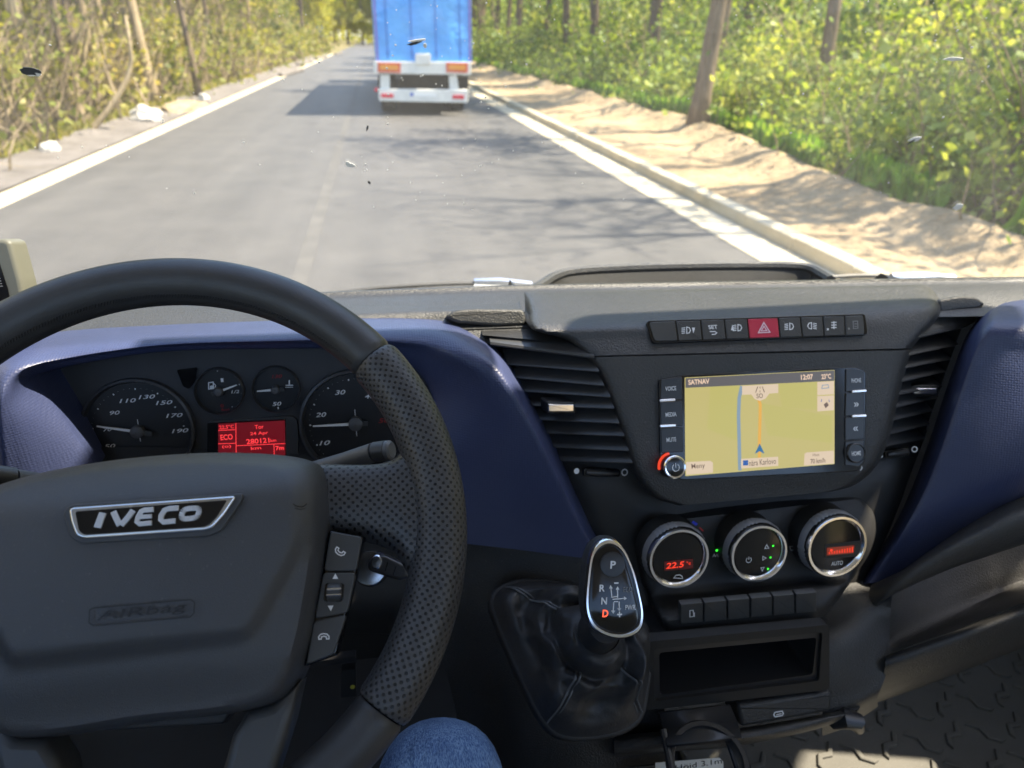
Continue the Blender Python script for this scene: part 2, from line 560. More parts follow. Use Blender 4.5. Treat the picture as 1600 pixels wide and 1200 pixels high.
def ground_h(x, y):
    if x > 5.6:
        d = x - 5.6
        return .06 + .035 * d + .010 * d * d + .22 * min(1, d / 3) * hn(x, y, .35, 3.1)
    if x < -5.6:
        d = -5.6 - x
        return .02 + .02 * d + .008 * d * d + .20 * min(1, d / 3) * hn(x, y, .35, 8.4)
    return -.06
xs = sorted(set([-90, -60, -40, -30] + [round(-24 + i * .8, 2) for i in range(61)] + [30, 40, 60, 90]))
ys = [-30, -20, -12, -6] + [round(-3 + i * 1.2, 2) for i in range(70)] + [84, 92, 102, 115, 130, 150, 180, 220, 280, 360, 500]
V = [Vector((x, y, ground_h(x, y))) for y in ys for x in xs]
nx = len(xs)
Fg = [[j * nx + i, j * nx + i + 1, (j + 1) * nx + i + 1, (j + 1) * nx + i] for j in range(len(ys) - 1) for i in range(nx - 1)]
structure(mesh_obj('ground', V, Fg, M['forest_floor']))

XL, XR = -4.36, 3.46
def strip(name, x0, x1, z, mat, y0=-30, y1=320, step=4.0, parent=None):
    n = int((y1 - y0) / step)
    V = []; Fs = []
    for i in range(n + 1):
        y = y0 + (y1 - y0) * i / n
        V += [(x0, y, z), (x1, y, z)]
    for i in range(n): Fs.append([2 * i, 2 * i + 1, 2 * i + 3, 2 * i + 2])
    return mesh_obj(name, V, Fs, mat, parent, smooth=False)
road = structure(strip('road', XL, XR, 0.0, M['asphalt']))
def seam_mat():
    t = NT('pale_road_seam'); pos = t.coord('Position')
    c = t.ramp(t.noise(3, 5, .7, vec=pos), [(.3, (.066, .064, .062)), (.7, (.106, .101, .094))])
    return t.done(t.principled(c, .7, 0, None, .4))
M['seam'] = seam_mat()
strip('lane_seam', -.80, -.66, .004, M['seam'], parent=road)

# ---- concrete edge of the road on the left, gravel shoulder behind it
edge = empty('concrete_edging', (-4.6, 10, 0), 'pale concrete edging strip along the left side of the road', 'edging')
me_cache = {}
def slab(name, parent, x0, x1, y0, y1, z0, z1, mat, bev=.012):
    m = MB(); k = (round(x0, 3), round(x1, 3), round(y1 - y0, 3), z1)
    if k not in me_cache:
        fr = Frame((0, 0, 0), (1, 0, 0), (0, 1, 0))
        m.prism(fr, [(x0, 0), (x1, 0), (x1, y1 - y0), (x0, y1 - y0)], z0, z1, bev)
        o = m.build(name, mat, parent, smooth=False); me_cache[k] = o.data
    else:
        o = bpy.data.objects.new(name, me_cache[k]); link(o, parent)
    o.location = (0, y0, 0)
    return o
y = 4.0
while y < 90:
    L = 2.0
    slab('slab', edge, XL + .004, XL - .36, y + .006, y + L - .006, -.08, .012, M['concrete']); y += L
def sheet_xy(name, x0, x1, y0, y1, fz, mat, dx, dy):
    nx = int((x1 - x0) / dx); ny = int((y1 - y0) / dy)
    V = []
    for j in range(ny + 1):
        for i in range(nx + 1):
            x = x0 + (x1 - x0) * i / nx; y = y0 + (y1 - y0) * j / ny
            V.append((x, y, fz(x, y)))
    Fs = [[j * (nx + 1) + i, j * (nx + 1) + i + 1, (j + 1) * (nx + 1) + i + 1, (j + 1) * (nx + 1) + i] for j in range(ny) for i in range(nx)]
    return mesh_obj(name, V, Fs, mat)
def shoulder_h(x, y):
    d = (-4.79 - x)
    return .004 + .05 * min(1, d / 1.0) + .04 * hn(x, y, 1.7) * min(1, d * 3) - (.25 * max(0, d - 1.5) if d > 1.5 else 0) + .10 * math.exp(-((d - 1.15) / .3) ** 2) * (hn(x, y, .6, 5) + .5)
structure(sheet_xy('gravel_shoulder', -7.0, -4.79, -10, 90, shoulder_h, M['gravel'], .2, .3))
def ridge_x(y): return 5.55 + .13 * max(0, min(9, y - 7)) + .35 * hn(1, y, .45, 2)
def dirt_h(x, y):
    d = x - 4.15
    base = .115 + .02 * d
    lump = .045 * hn(x, y, 1.3, 1) + .026 * hn(x, y, 3.1, 4) + .018 * hn(x, y, 7, 4)
    r = (.20 + .12 * hn(0, y, .7, 9)) * math.exp(-((x - ridge_x(y)) / .42) ** 2)
    return base + lump * min(1, d * 2) + r - (.30 * max(0, x - ridge_x(y) - .4))
structure(sheet_xy('dirt_verge', 4.15, 8.2, -6, 75, dirt_h, M['dirt'], .12, .16))

# ---- gutter slabs and kerb stones on the right
gut = empty('gutter', (3.7, 10, 0), 'bright concrete gutter slabs between asphalt and kerb on the right', 'gutter')
y = 3.0
while y < 80:
    slab('slab', gut, XR + .004, 3.93, y + .005, y + .995 * 1.5, -.08, .012, M['concrete']); y += 1.5
kerb = empty('kerb', (4.03, 10, 0), 'pale concrete kerb stones beside the dirt verge on the right', 'kerb')
y = 3.3
while y < 80:
    slab('kerb_stone', kerb, 3.94, 4.13, y + .006, y + .994, -.08, .150 + random.uniform(-.006, .006), M['concrete'], .022); y += 1.0
LOCAL = {edge, gut, kerb}
for t_ in (edge, gut, kerb): t_.location = (0, 0, 0)

# ---- rocks and rubble
def rock(name, loc, s, label, mat, seed, cat='rock'):
    bm = bmesh.new(); bmesh.ops.create_icosphere(bm, subdivisions=3, radius=1)
    for v in bm.verts:
        n = v.co.normalized()
        k = 1 + .35 * mnoise.noise(n * 1.3 + Vector((seed, 0, 0))) + .14 * mnoise.noise(n * 4 + Vector((seed, 3, 0)))
        v.co = Vector((n.x * s[0] * k, n.y * s[1] * k, max(-.2, n.z) * s[2] * k))
    me = bpy.data.meshes.new(name); bm.to_mesh(me); bm.free(); me.materials.append(mat)
    o = bpy.data.objects.new(name, me); o.location = loc; link(o)
    return tag(o, label, cat)
M['white_stone'] = ground_mat('white_stone', (.36, .35, .33), (.46, .45, .43), (.55, .54, .52), 3, 30, .02)
rock('pale_boulder', G(226, 184, .08), (.34, .3, .26), 'large white boulder on the left roadside, nearest the leaning stem', M['white_stone'], 1.0)
rock('pale_boulder', G(318, 155, .08), (.16, .2, .19), 'small white stone on the left roadside beyond the large boulder', M['white_stone'], 2.0)
rock('pale_boulder', G(78, 232, .05), (.16, .2, .12), 'low white stone at the foot of the bushes near the left picture edge', M['white_stone'], 3.0)
M['drygrass'] = ground_mat('rubble_soil', (.25, .19, .12), (.33, .27, .17), (.4, .33, .24), 4, 30, .03)
rock('soil_heap', G(285, 168, .03), (.5, 1.4, .16), 'low pale heap of soil beside the white boulders on the left', M['drygrass'], 5.0, 'soil heap')
cul = MB()
for i, (u, v) in enumerate([(470, 116), (487, 101), (510, 92), (536, 85)]):
    p = G(u, v)
    cul.tube([p + Vector((-.7, -3, .05)), p + Vector((-.2, 3, .10))], .13, 8)
tag(cul.build('culvert_headwall', M['gravel']), 'grey concrete culvert edge beside the far left side of the road', 'culvert')

# ---- leaves and twigs
def leaf_mat(name, stops, trans=.45):
    t = NT(name)
    at = t.n('ShaderNodeAttribute'); at.attribute_name = 'tint'
    sp = t.n('ShaderNodeSeparateColor'); t.l(at.outputs['Color'], sp.inputs[0])
    c = t.ramp(sp.outputs[0], stops)
    d = t.principled(c, .55, 0, None, .3)
    tr = t.n('ShaderNodeBsdfTranslucent')
    mxc = t.n('ShaderNodeMix', data_type='RGBA', blend_type='MULTIPLY'); mxc.inputs[0].default_value = 1
    t.l(c, mxc.inputs[6]); mxc.inputs[7].default_value = (1.5, 1.35, .6, 1); t.l(mxc.outputs[2], tr.inputs[0])
    mx = t.n('ShaderNodeMixShader'); mx.inputs[0].default_value = trans
    t.l(d.outputs[0], mx.inputs[1]); t.l(tr.outputs[0], mx.inputs[2])
    return t.done(mx)
LEAFR = [(0.0, (.026, .058, .009)), (.3, (.085, .155, .022)), (.65, (.24, .32, .055)), (1.0, (.45, .48, .15))]
LEAFL = [(0.0, (.06, .085, .018)), (.4, (.17, .20, .035)), (.75, (.29, .29, .07)), (1.0, (.40, .35, .15))]
M['leaf_right'] = leaf_mat('spring_leaves', LEAFR)
M['leaf_left'] = leaf_mat('sparse_spring_leaves', LEAFL)
M['grass_green'] = leaf_mat('bright_grass', [(0, (.07, .17, .012)), (.5, (.17, .34, .025)), (1, (.34, .46, .07))])
M['leaf_far'] = leaf_mat('far_yellow_leaves', [(0, (.22, .25, .03)), (.5, (.38, .40, .05)), (1, (.52, .48, .10))])
def bark(name, c0, c1):
    t = NT(name); pos = t.coord('Object')
    mp = t.n('ShaderNodeMapping'); mp.inputs['Scale'].default_value = (1, 1, .18); t.l(pos, mp.inputs[0])
    a = t.noise(9, 6, .7, vec=mp.outputs[0])
    return t.done(t.principled(t.ramp(a, [(.32, c0), (.68, c1)]), .9, 0, t.bump(a, .04), .2))
M['bark'] = bark('brown_bark', (.10, .075, .05), (.26, .20, .14))
M['pale_bark'] = bark('pale_bark', (.26, .20, .12), (.46, .37, .24))
M['dark_bark'] = bark('dark_bark', (.06, .045, .035), (.16, .12, .09))
M['twig'] = bark('dry_twigs', (.15, .115, .07), (.32, .255, .165))

def leaves_mesh(name, C, S, mat, tint, flat=0.0, upright=False):
    """C: n x 3 centres, S: n sizes, tint: n values; every leaf is a pointed quad with its own turn"""
    n = len(C)
    a = RNG.normal(size=(n, 3)); b = RNG.normal(size=(n, 3))
    if upright:
        a = a * .35 + np.array([0, 0, 1.0])
    a /= np.linalg.norm(a, axis=1)[:, None]
    if flat: b[:, 2] *= (1 - flat)
    b -= a * (a * b).sum(1)[:, None]; b /= np.linalg.norm(b, axis=1)[:, None]
    s = S[:, None]; w = .18 if upright else .42
    V = np.empty((n, 4, 3))
    V[:, 0] = C - a * s * .5; V[:, 1] = C + b * s * w; V[:, 2] = C + a * s * .5; V[:, 3] = C - b * s * w
    me = bpy.data.meshes.new(name)
    me.vertices.add(n * 4); me.vertices.foreach_set('co', V.reshape(-1))
    me.loops.add(n * 4); me.loops.foreach_set('vertex_index', np.arange(n * 4, dtype=np.int32))
    me.polygons.add(n)
    me.polygons.foreach_set('loop_start', np.arange(0, n * 4, 4, dtype=np.int32))
    me.update(calc_edges=True)
    at = me.attributes.new('tint', 'FLOAT_COLOR', 'FACE')
    col = np.ones((n, 4), dtype=np.float32); col[:, :3] = np.clip(tint, 0, 1)[:, None]
    at.data.foreach_set('color', col.reshape(-1))
    me.materials.append(mat)
    return me
def stems_mesh(name, lines, mat):
    """lines: list of (points n x 3, r0, r1); three-sided tapered stems joined"""
    V = []; Fs = []; k = 0
    for pts, r0, r1 in lines:
        n = len(pts)
        for i, p in enumerate(pts):
            r = r0 + (r1 - r0) * i / (n - 1)
            for q in range(3):
                V.append((p[0] + r * math.cos(q * 2.094), p[1] + r * math.sin(q * 2.094), p[2]))
        for i in range(n - 1):
            for q in range(3):
                a = k + i * 3 + q; b = k + i * 3 + (q + 1) % 3
                Fs.append([a, b, b + 3, a + 3])
        k += n * 3
    me = bpy.data.meshes.new(name); me.from_pydata(V, [], Fs); me.materials.append(mat)
    return me
def wander(p, d, L, n, wob):
    pts = [np.array(p, float)]; d = np.array(d, float); d /= np.linalg.norm(d)
    for i in range(n):
        d = d + RNG.normal(size=3) * wob; d /= np.linalg.norm(d)
        pts.append(pts[-1] + d * L / n)
    return pts

# ---- trees, four kinds, built once and copied
def make_tree(h, r0, lean, sparse, seed, mat, leafm, crown_r, n_limb=9, leaf=.16, first=.3):
    random.seed(seed)
    lean = Vector(lean)
    def trunk_at(t):
        return Vector((lean.x * t * h + .12 * math.sin(t * 5 + seed) * t, lean.y * t * h + .12 * math.cos(t * 4 + seed) * t, t * h))
    m = MB()
    tp = [trunk_at(t) for t in np.linspace(0, 1, 15)]
    rr = [r0 * ((1 - t) ** .8 * .92 + .08) * (1 + .55 * math.exp(-t * h / .35)) for t in np.linspace(0, 1, 15)]
    tp[0] = tp[0] - Vector((0, 0, .25))
    m.tube(tp, rr, 9)
    tips = []
    for i in range(n_limb):
        t = first + (.96 - first) * (i + random.random() * .6) / n_limb
        a = random.uniform(0, 6.28); p = trunk_at(t)
        L = crown_r * random.uniform(.6, 1.1) * (1.15 - .5 * t)
        d = Vector((math.cos(a), math.sin(a), random.uniform(.35, .9))).normalized()
        pts = [p]
        for s in range(5):
            d = (d + Vector((random.gauss(0, .18), random.gauss(0, .18), random.gauss(.05, .12)))).normalized()
            pts.append(pts[-1] + d * L / 5)
        rl = r0 * (1 - t) * .45 + .012
        m.tube(pts, [rl * (1 - .8 * s / 5) for s in range(6)], 5)
        for s in (2, 3, 4, 5):
            for _ in range(2):
                d2 = (d + Vector((random.gauss(0, .8), random.gauss(0, .8), random.gauss(.1, .5)))).normalized()
                e = pts[s] + d2 * random.uniform(.5, 1.2)
                m.tube([pts[s], lerp(pts[s], e, .5) + Vector((0, 0, .06)), e], [rl * .3, .012, .005], 4)
                tips += [e, lerp(pts[s], e, .5)]
        tips.append(pts[-1])
    C = []
    for q in tips:
        k = int(sparse * random.uniform(.5, 1.5))
        C.append(np.array(q) + RNG.normal(size=(k, 3)) * .38)
    C = np.concatenate(C)
    me = leaves_mesh('crown', C, RNG.uniform(.6, 1.3, len(C)) * leaf, leafm, RNG.beta(2, 2, len(C)))
    tr = bpy.data.meshes.new('trunk'); tr.from_pydata([tuple(v) for v in m.v], [], m.f)
    tr.polygons.foreach_set('use_smooth', [True] * len(tr.polygons)); tr.materials.append(mat)
    return tr, me
KIND = [make_tree(11, .15, (.05, -.02, 0), 16, 1, M['pale_bark'], M['leaf_left'], 2.6),
        make_tree(12.5, .19, (-.05, .02, 0), 22, 2, M['dark_bark'], M['leaf_right'], 3.0),
        make_tree(9, .10, (.02, .06, 0), 14, 3, M['bark'], M['leaf_left'], 2.0),
        make_tree(13, .24, (.075, .0, 0), 20, 4, M['bark'], M['leaf_right'], 3.2, first=.4),
        make_tree(8.5, .17, (.42, .18, 0), 14, 5, M['dark_bark'], M['leaf_right'], 2.2, first=.45),
        make_tree(12, .17, (-.04, .0, 0), 2.2, 8, M['bark'], M['leaf_right'], 3.2, 12, .10, first=.35),
        make_tree(14, .22, (.03, .03, 0), 60, 6, M['bark'], M['leaf_far'], 3.6, 14, .30, first=.12),
        make_tree(9, .10, (.05, .03, 0), 6, 9, M['pale_bark'], M['leaf_left'], 1.3, 11, .10, first=.15),
        make_tree(14, .20, (-.06, .02, 0), 55, 10, M['dark_bark'], M['leaf_right'], 3.4, 12, .22, first=.35)]
def tree(kind, x, y, rz, s, label, group=None, z=None):
    o = empty('tree', (x, y, ground_h(x, y) if z is None else z), label, 'tree', group)
    o.rotation_euler.z = rz; o.scale = (s, s, s)
    for nm, me in zip(('trunk', 'crown'), KIND[kind]):
        link(bpy.data.objects.new(nm, me), o)
    LOCAL.add(o)
    return o
def at_base(u, v): p = G(u, v, .05); return p.x, p.y
x, y = at_base(1086, 214); tree(3, x, y, 0.0, .82, 'thick brown trunk lit on its right side, behind the dirt verge right of the lorry')
x, y = at_base(1536, 360); tree(4, x, y, -.2, .85, 'dark leaning trunk at the right picture edge behind the dirt verge')
x, y = at_base(243, 166); tree(0, x, y, 3.0, .95, 'pale slender trunk behind the large white boulder on the left')
x, y = at_base(403, 92); tree(1, x, y, 1.0, 1.0, 'thick dark trunk in the middle of the left roadside trees')
x, y = at_base(312, 150); tree(2, x, y, 2.0, 1.1, 'slim brown trunk beside the small white stone on the left')
x, y = at_base(474, 86); tree(1, x, y, 3.6, 1.0, 'dark trunk farthest along the left roadside, nearest the far bend')
x, y = at_base(140, 178); tree(2, x, y, .6, 1.2, 'thin brown stem left of the pale slender trunk')
x, y = at_base(60, 205); tree(0, x, y, 1.3, 1.1, 'pale stem among the bushes near the left picture edge')
random.seed(3)
for i in range(16):
    y = 19 + i * 4.4 + random.uniform(-1.2, 1.2)
    tree(random.choice((0, 1, 2, 2)), random.uniform(-8, -15), y, random.uniform(0, 6.28), random.uniform(.8, 1.2), 'slender tree standing back in the wood left of the road', 'trees back in the left wood')
for i in range(14):
    y = 9.5 + i * 5.0 + random.uniform(-1.5, 1.5)
    tree(random.choice((1, 1, 3)) if y > 22 else 5, random.uniform(9.0, 14), y, random.uniform(0, 6.28), random.uniform(.8, 1.1), 'tree half hidden in the green thicket right of the road', 'trees in the right thicket')
for i in range(24):
    y = 13 + i * 2.1 + random.uniform(-1.2, 1.2)
    tree(random.choice((2, 7, 7)), random.uniform(-6.6, -9.0), y, random.uniform(0, 6.28), random.uniform(.8, 1.25), 'thin stem at the front of the left wood, among bare bushes', 'thin stems fronting the left wood')
for i in range(11):
    y = 24 + i * 5.5 + random.uniform(-1, 1)
    tree(8, random.uniform(8.4, 9.4), y, random.uniform(0, 6.28), random.uniform(.9, 1.05), 'leafy roadside tree right of the lorry shading the far road', 'leafy trees shading the far road')
for (x, y, k, s) in ((7.9, 6.6, 5, .85), (8.6, 9.0, 5, .95), (7.9, 12.6, 5, .8)):
    tree(k, x, y, x * 3, s, 'tree at the front of the green thicket whose crown shades the road', 'trees fronting the right thicket')
random.seed(5)
for i in range(12):
    sx = -1 if i % 4 else 1
    tree(6, sx * random.uniform(6.8, 12) - 1, 78 + i * 9, random.uniform(0, 6.28), random.uniform(.8, 1.1), 'far yellow-green tree lining the road near the vanishing point', 'far roadside trees')
for i in range(9):
    tree(6, -16 + i * 3.4, 195 + random.uniform(-8, 8), random.uniform(0, 6.28), 1.1, 'far yellow-green tree closing off the end of the road', 'trees closing the road')

# a crooked pale branch leaning out of the bushes on the left
br = MB(); b0 = G(143, 205, .03); Yb = b0.y
br.tube(smooth_open([b0, P(168, 172, Yb + .1), P(190, 140, Yb + .2), P(204, 104, Yb + .3), P(203, 66, Yb + .3), P(196, 25, Yb + .5)], 4), [.07 - .045 * i / 20 for i in range(21)], 7)
tag(br.build('fallen_branch', M['pale_bark']), 'crooked pale branch leaning out of the bushes on the left roadside', 'branch')

# ---- undergrowth: masses of leaves and stems nobody could count
def undergrowth(side, n_cl, per, y0, y1, edge_x, depth, hmax, matl, size0, name, label, tint_a, tint_b, stems, stem_mat, fat=1.0):
    Cs = []; Ss = []; Ts = []; lines = []
    u = RNG.random(n_cl)
    Y = y0 * (y1 / y0) ** u
    for i in range(n_cl):
        y = Y[i]; d = RNG.exponential(depth); x = side * (edge_x(y) + min(d, depth * 4))
        g = ground_h(x, y); hm = min(hmax, .8 + 1.0 * d if side > 0 else hmax) * (.62 + .38 * hn(x, y, .25, side)) + .40 * d
        zc = g + .1 + hm * RNG.random() ** .8
        k = int(per * RNG.uniform(.5, 1.5)); r = RNG.uniform(.16, .42) * (1 + y / 60)
        c = np.array([x, y, zc]) + RNG.normal(size=(k, 3)) * np.array([r, r, r * .75])
        c[:, 2] = np.maximum(c[:, 2], g + .03)
        Cs.append(c); Ss.append(RNG.uniform(.35, 1.0, k) ** 1.5 * 1.9 * RNG.uniform(.75, 1.3) * (size0 + .0022 * y))
        base = .45 * RNG.beta(tint_a, tint_b) + .55 * (.5 + 1.0 * mnoise.noise(Vector((x * .55, y * .33, zc * .8 + side))))
        Ts.append(np.clip(base + RNG.normal(size=k) * .09, 0, 1))
        for _ in range(stems):
            p = (x + RNG.normal() * .35, y + RNG.normal() * .35, g - .05)
            L = hm * RNG.uniform(.6, 1.6) + .4
            lines.append((wander(p, (RNG.normal() * .3, RNG.normal() * .3, 1), L, 5, .22), RNG.uniform(.006, .022) * fat * (1 + y / 50), .003 * fat))
    me = leaves_mesh(name, np.concatenate(Cs), np.concatenate(Ss), matl, np.concatenate(Ts))
    o = link(bpy.data.objects.new(name, me)); tag(o, label, 'undergrowth', kind='stuff')
    s = link(bpy.data.objects.new('stems', stems_mesh('stems', lines, stem_mat)), o)
    s['kind'] = 'stuff'
    return o
undergrowth(1, 1050, 74, 4.6, 95, lambda y: ridge_x(min(y, 40)) + .75 + .25 * hn(0, y, .5, 7), 1.5, 2.6, M['leaf_right'], .060, 'thicket', 'dense green thicket right of the road behind the dirt verge', 1.1, 1.0, 1, M['twig'])
undergrowth(-1, 1050, 34, 10.5, 110, lambda y: 6.15 + .3 * hn(0, y, .5, 17), 1.9, 2.5, M['leaf_left'], .070, 'undergrowth', 'tangle of bare stems and sparse yellow-green leaves left of the road', 1.1, 1.1, 4, M['twig'], 1.4)
# bright grass at the foot of the thicket
ng = 26000
gy = 5 * (60 / 5) ** RNG.random(ng); gx = np.array([ridge_x(y) for y in gy]) + .22 + np.abs(RNG.normal(size=ng)) * .7
gz = np.array([max(dirt_h(min(a, 8.1), b) if a < 8.1 else 0, ground_h(a, b)) for a, b in zip(gx, gy)])
keep = np.array([hn(a, b, .55, 21) + .5 * hn(a, b, 2.1, 5) > .02 for a, b in zip(gx, gy)])
Cg = np.stack([gx, gy, gz + .16], 1)[keep]
gr = link(bpy.data.objects.new('grass', leaves_mesh('grass', Cg, RNG.uniform(.25, .55, len(Cg)), M['grass_green'], RNG.beta(2, 2, len(Cg)), upright=True)))
tag(gr, 'bright green grass along the foot of the right thicket', 'grass', kind='stuff')
ng = 9000
gy = 9 * (60 / 9) ** RNG.random(ng); gx = -5.75 - np.abs(RNG.normal(size=ng)) * .5
Cg = np.stack([gx, gy, np.array([max(ground_h(a, b), .02) for a, b in zip(gx, gy)]) + .08], 1)
gr = link(bpy.data.objects.new('dry_grass', leaves_mesh('dry_grass', Cg, RNG.uniform(.14, .34, len(Cg)), M['leaf_left'], RNG.beta(2.5, 1.2, len(Cg)), upright=True)))
tag(gr, 'dry straw-coloured grass at the foot of the left bushes', 'grass', kind='stuff')
# the wood farther back on both sides, one mass
def wood(name, label, side, n, mat, x0, ta=2, tb=2):
    y = 8 * (200 / 8) ** RNG.random(n); d = RNG.random(n) ** .7 * 16
    x = side * (x0 + d + .02 * y)
    z = np.array([ground_h(a, b) for a, b in zip(x, y)]) + RNG.random(n) * (2.5 + .35 * d + .03 * y)
    C = np.repeat(np.stack([x, y, z], 1), 16, 0) + RNG.normal(size=(n * 16, 3)) * .55
    S = RNG.uniform(.6, 1.3, n * 16) * (.12 + .0028 * C[:, 1])
    T = np.repeat(RNG.beta(ta, tb, n), 16) + RNG.normal(size=n * 16) * .1
    o = link(bpy.data.objects.new(name, leaves_mesh(name, C, S, mat, T))); tag(o, label, 'wood', kind='stuff')
wood('deep_wood', 'deeper green wood behind the right thicket', 1, 4200, M['leaf_right'], 9, 1.2, 2.6)  # leaf tint skewed darker to paint shaded gaps behind the thicket
wood('deep_wood', 'deeper olive wood behind the left roadside stems', -1, 3200, M['leaf_left'], 9)

n = 1500
fx = RNG.uniform(-60, 60, n); fy = 235 + RNG.normal(size=n) * 8; fz = RNG.random(n) * 26
C = np.repeat(np.stack([fx, fy, fz], 1), 14, 0) + RNG.normal(size=(n * 14, 3)) * 1.5
o = link(bpy.data.objects.new('far_wood', leaves_mesh('far_wood', C, RNG.uniform(.6, 1.3, n * 14) * 1.1, M['leaf_far'], np.repeat(RNG.beta(2, 2, n), 14))))
tag(o, 'far bright yellow-green wood at the end of the road', 'wood', kind='stuff')

# ---- the lorry ahead
YT = 20.0
def T(u, v, Y=YT): return P(u, v, Y)
def tarp_mat():
    t = NT('blue_tarpaulin'); pos = t.coord('Position')
    w = t.noise(1.3, 4, .6, vec=pos); d = t.noise(6, 5, .7, vec=pos)
    c = t.ramp(w, [(.3, (.06, .33, .80)), (.7, (.12, .43, .86))])
    mx = t.n('ShaderNodeMix', data_type='RGBA'); t.l(t.ramp(d, [(.62, (0, 0, 0)), (.8, (.35, .35, .35))]), mx.inputs[0]); t.l(c, mx.inputs[6]); mx.inputs[7].default_value = (.12, .17, .26, 1)
    return t.done(t.principled(mx.outputs[2], .42, 0, t.bump(t.noise(2.0, 3, .5, vec=pos), .12, .8), .5))
M['tarp'] = tarp_mat()
M['lorry_white'] = plastic('lorry_white_paint', (.72, .70, .64), .45, 60, .0, .08)
M['rubber'] = plastic('tyre_rubber', (.02, .02, .021), .8, 90, .002, .1)
M['steel'] = plastic('dark_chassis_steel', (.04, .042, .046), .6, 60, .001, .15)
M['orange'] = flat('orange_reflector', (.75, .30, .03), .4)
M['red_edge'] = flat('red_reflector', (.62, .10, .04), .4)
M['lampred'] = flat('red_lamp_lens', (.62, .02, .05), .25)
M['plate_w'] = flat('number_plate', (.78, .78, .76), .4)
M['plate_b'] = flat('number_plate_blue', (.03, .10, .5), .4)
lor = empty('lorry', (T(660, 170).x, YT, 0), 'lorry trailer with blue tarpaulin and white bumper driving ahead', 'lorry')
xl = T(585, 60).x; xr = T(737, 60).x; zb = T(660, 97).z; zt = 3.95
def tp(x, z, amp=.035):
    return Vector((x, YT + .02 + amp * hn(x * 1.2, z, .9, 5) - amp * .6 * math.sin((x - xl) / (xr - xl) * math.pi), z))
nn = 30
Vt = [tp(lerp(xl, xr, i / nn), lerp(zb, zt, j / nn)) for j in range(nn + 1) for i in range(nn + 1)]
Ft = [[j * (nn + 1) + i, j * (nn + 1) + i + 1, (j + 1) * (nn + 1) + i + 1, (j + 1) * (nn + 1) + i] for j in range(nn) for i in range(nn)]
rear = mesh_obj('rear_tarpaulin', Vt, Ft, M['tarp'], lor)
m = MB(); Lt = 13.4
m.add([(xl, YT + .03, zb), (xl, YT + Lt, zb), (xl, YT + Lt, zt), (xl, YT + .03, zt), (xr, YT + .03, zb), (xr, YT + Lt, zb), (xr, YT + Lt, zt), (xr, YT + .03, zt)],
      [(0, 3, 2, 1), (4, 5, 6, 7), (2, 3, 7, 6), (1, 2, 6, 5), (0, 1, 5, 4)])
m.build('side_tarpaulin', M['tarp'], lor, smooth=False)
for x in (xl, xr):
    m = MB(); m.box((x + (.05 if x == xl else -.05), YT - .02, (zb + zt) / 2), (.05, .03, zt - zb)); m.build('corner_strap', flat('violet_strap', (.20, .16, .50), .6) if 'violet_strap' not in bpy.data.materials else bpy.data.materials['violet_strap'], lor, smooth=False)
for k in range(4):
    x = lerp(xl, xr, (k + .5) / 4); m = MB(); m.box((x, YT - .03, lerp(zb, zt, .5)), (.035, .012, zt - zb - .1)); m.box((x, YT - .045, zb + .22), (.06, .02, .10))
    m.build('lashing_strap', bpy.data.materials['strap_blue'] if 'strap_blue' in bpy.data.materials else flat('strap_blue', (.04, .20, .58), .6), lor, smooth=False)
frT = Frame((0, YT - .04, 0), (1, 0, 0), (0, 0, 1))
def tplate(name, px, h0, h1, mat, r=.0, bev=0.0, parent=lor):
    return plate(name, frT, px, h0, h1, mat, parent, r, bev)
rail = tplate('rear_rail', [(584, 96), (736, 97), (736, 117), (584, 115)], -.25, .05, M['lorry_white'], .03, .01)
for a, b in ((590, 626), (697, 731)):
    q = tplate('marker_board', [(a, 97.5), (b, 98.5), (b, 114), (a, 113)], .05, .062, M['red_edge'], parent=rail)
    tplate('reflective_panel', [(a + 4, 101), (b - 4, 102), (b - 4, 109.5), (a + 4, 108.5)], .062, .068, M['orange'], parent=rail)
tplate('number_board', [(649, 84), (673, 84), (673, 101), (649, 101)], .0, .09, M['lorry_white'], .06, .01)
tplate('support_post', [(594, 117), (609, 117), (609, 140), (594, 140)], -.25, -.02, M['lorry_white'], .02, .01)
tplate('support_post', [(701, 118), (714, 118), (717, 140), (703, 140)], -.25, -.02, M['lorry_white'], .02, .01)
bump = tplate('bumper', [(591, 139), (732, 140), (731, 161), (592, 158)], -.1, .06, M['lorry_white'], .05, .02)
for a, b, v in ((595, 615, 146.5), (707, 725, 148.5)):
    tplate('tail_light', [(a, v), (b, v + .3), (b, v + 6.5), (a, v + 6)], .06, .075, M['lampred'], .02, parent=bump)
pl = tplate('number_plate', [(641, 145), (682, 146), (682, 151), (641, 150)], .06, .066, M['plate_w'], parent=bump)
tplate('country_band', [(641, 145), (646, 145.1), (646, 150.1), (641, 150)], .066, .068, M['plate_b'], parent=bump)
m = MB(); fl = Frame(T(588, 140), (1, 0, 0), (0, 0, 1)); m.lathe(fl, 0, 0, [(.001, .07), (.045, .06), (.055, .03), (.055, -.02), (.001, -.02)][::-1], 16); q = m.build('side_marker_lamp', M['lampred'], lor); recalc(q)
m = MB(); m.box((xl + .55, YT + 6.5, .98), (.14, 13, .22)); m.box((xr - .55, YT + 6.5, .98), (.14, 13, .22))
for k in range(7): m.box(((xl + xr) / 2, YT + .6 + 2 * k, .98), (1.5, .1, .16))
m.build('chassis', M['steel'], lor, smooth=False)
m = MB(); m.box(((xl + xr) / 2, YT + 2.4, .8), (xr - xl - .2, .05, .7)); m.build('mudguard', M['steel'], lor, smooth=False)
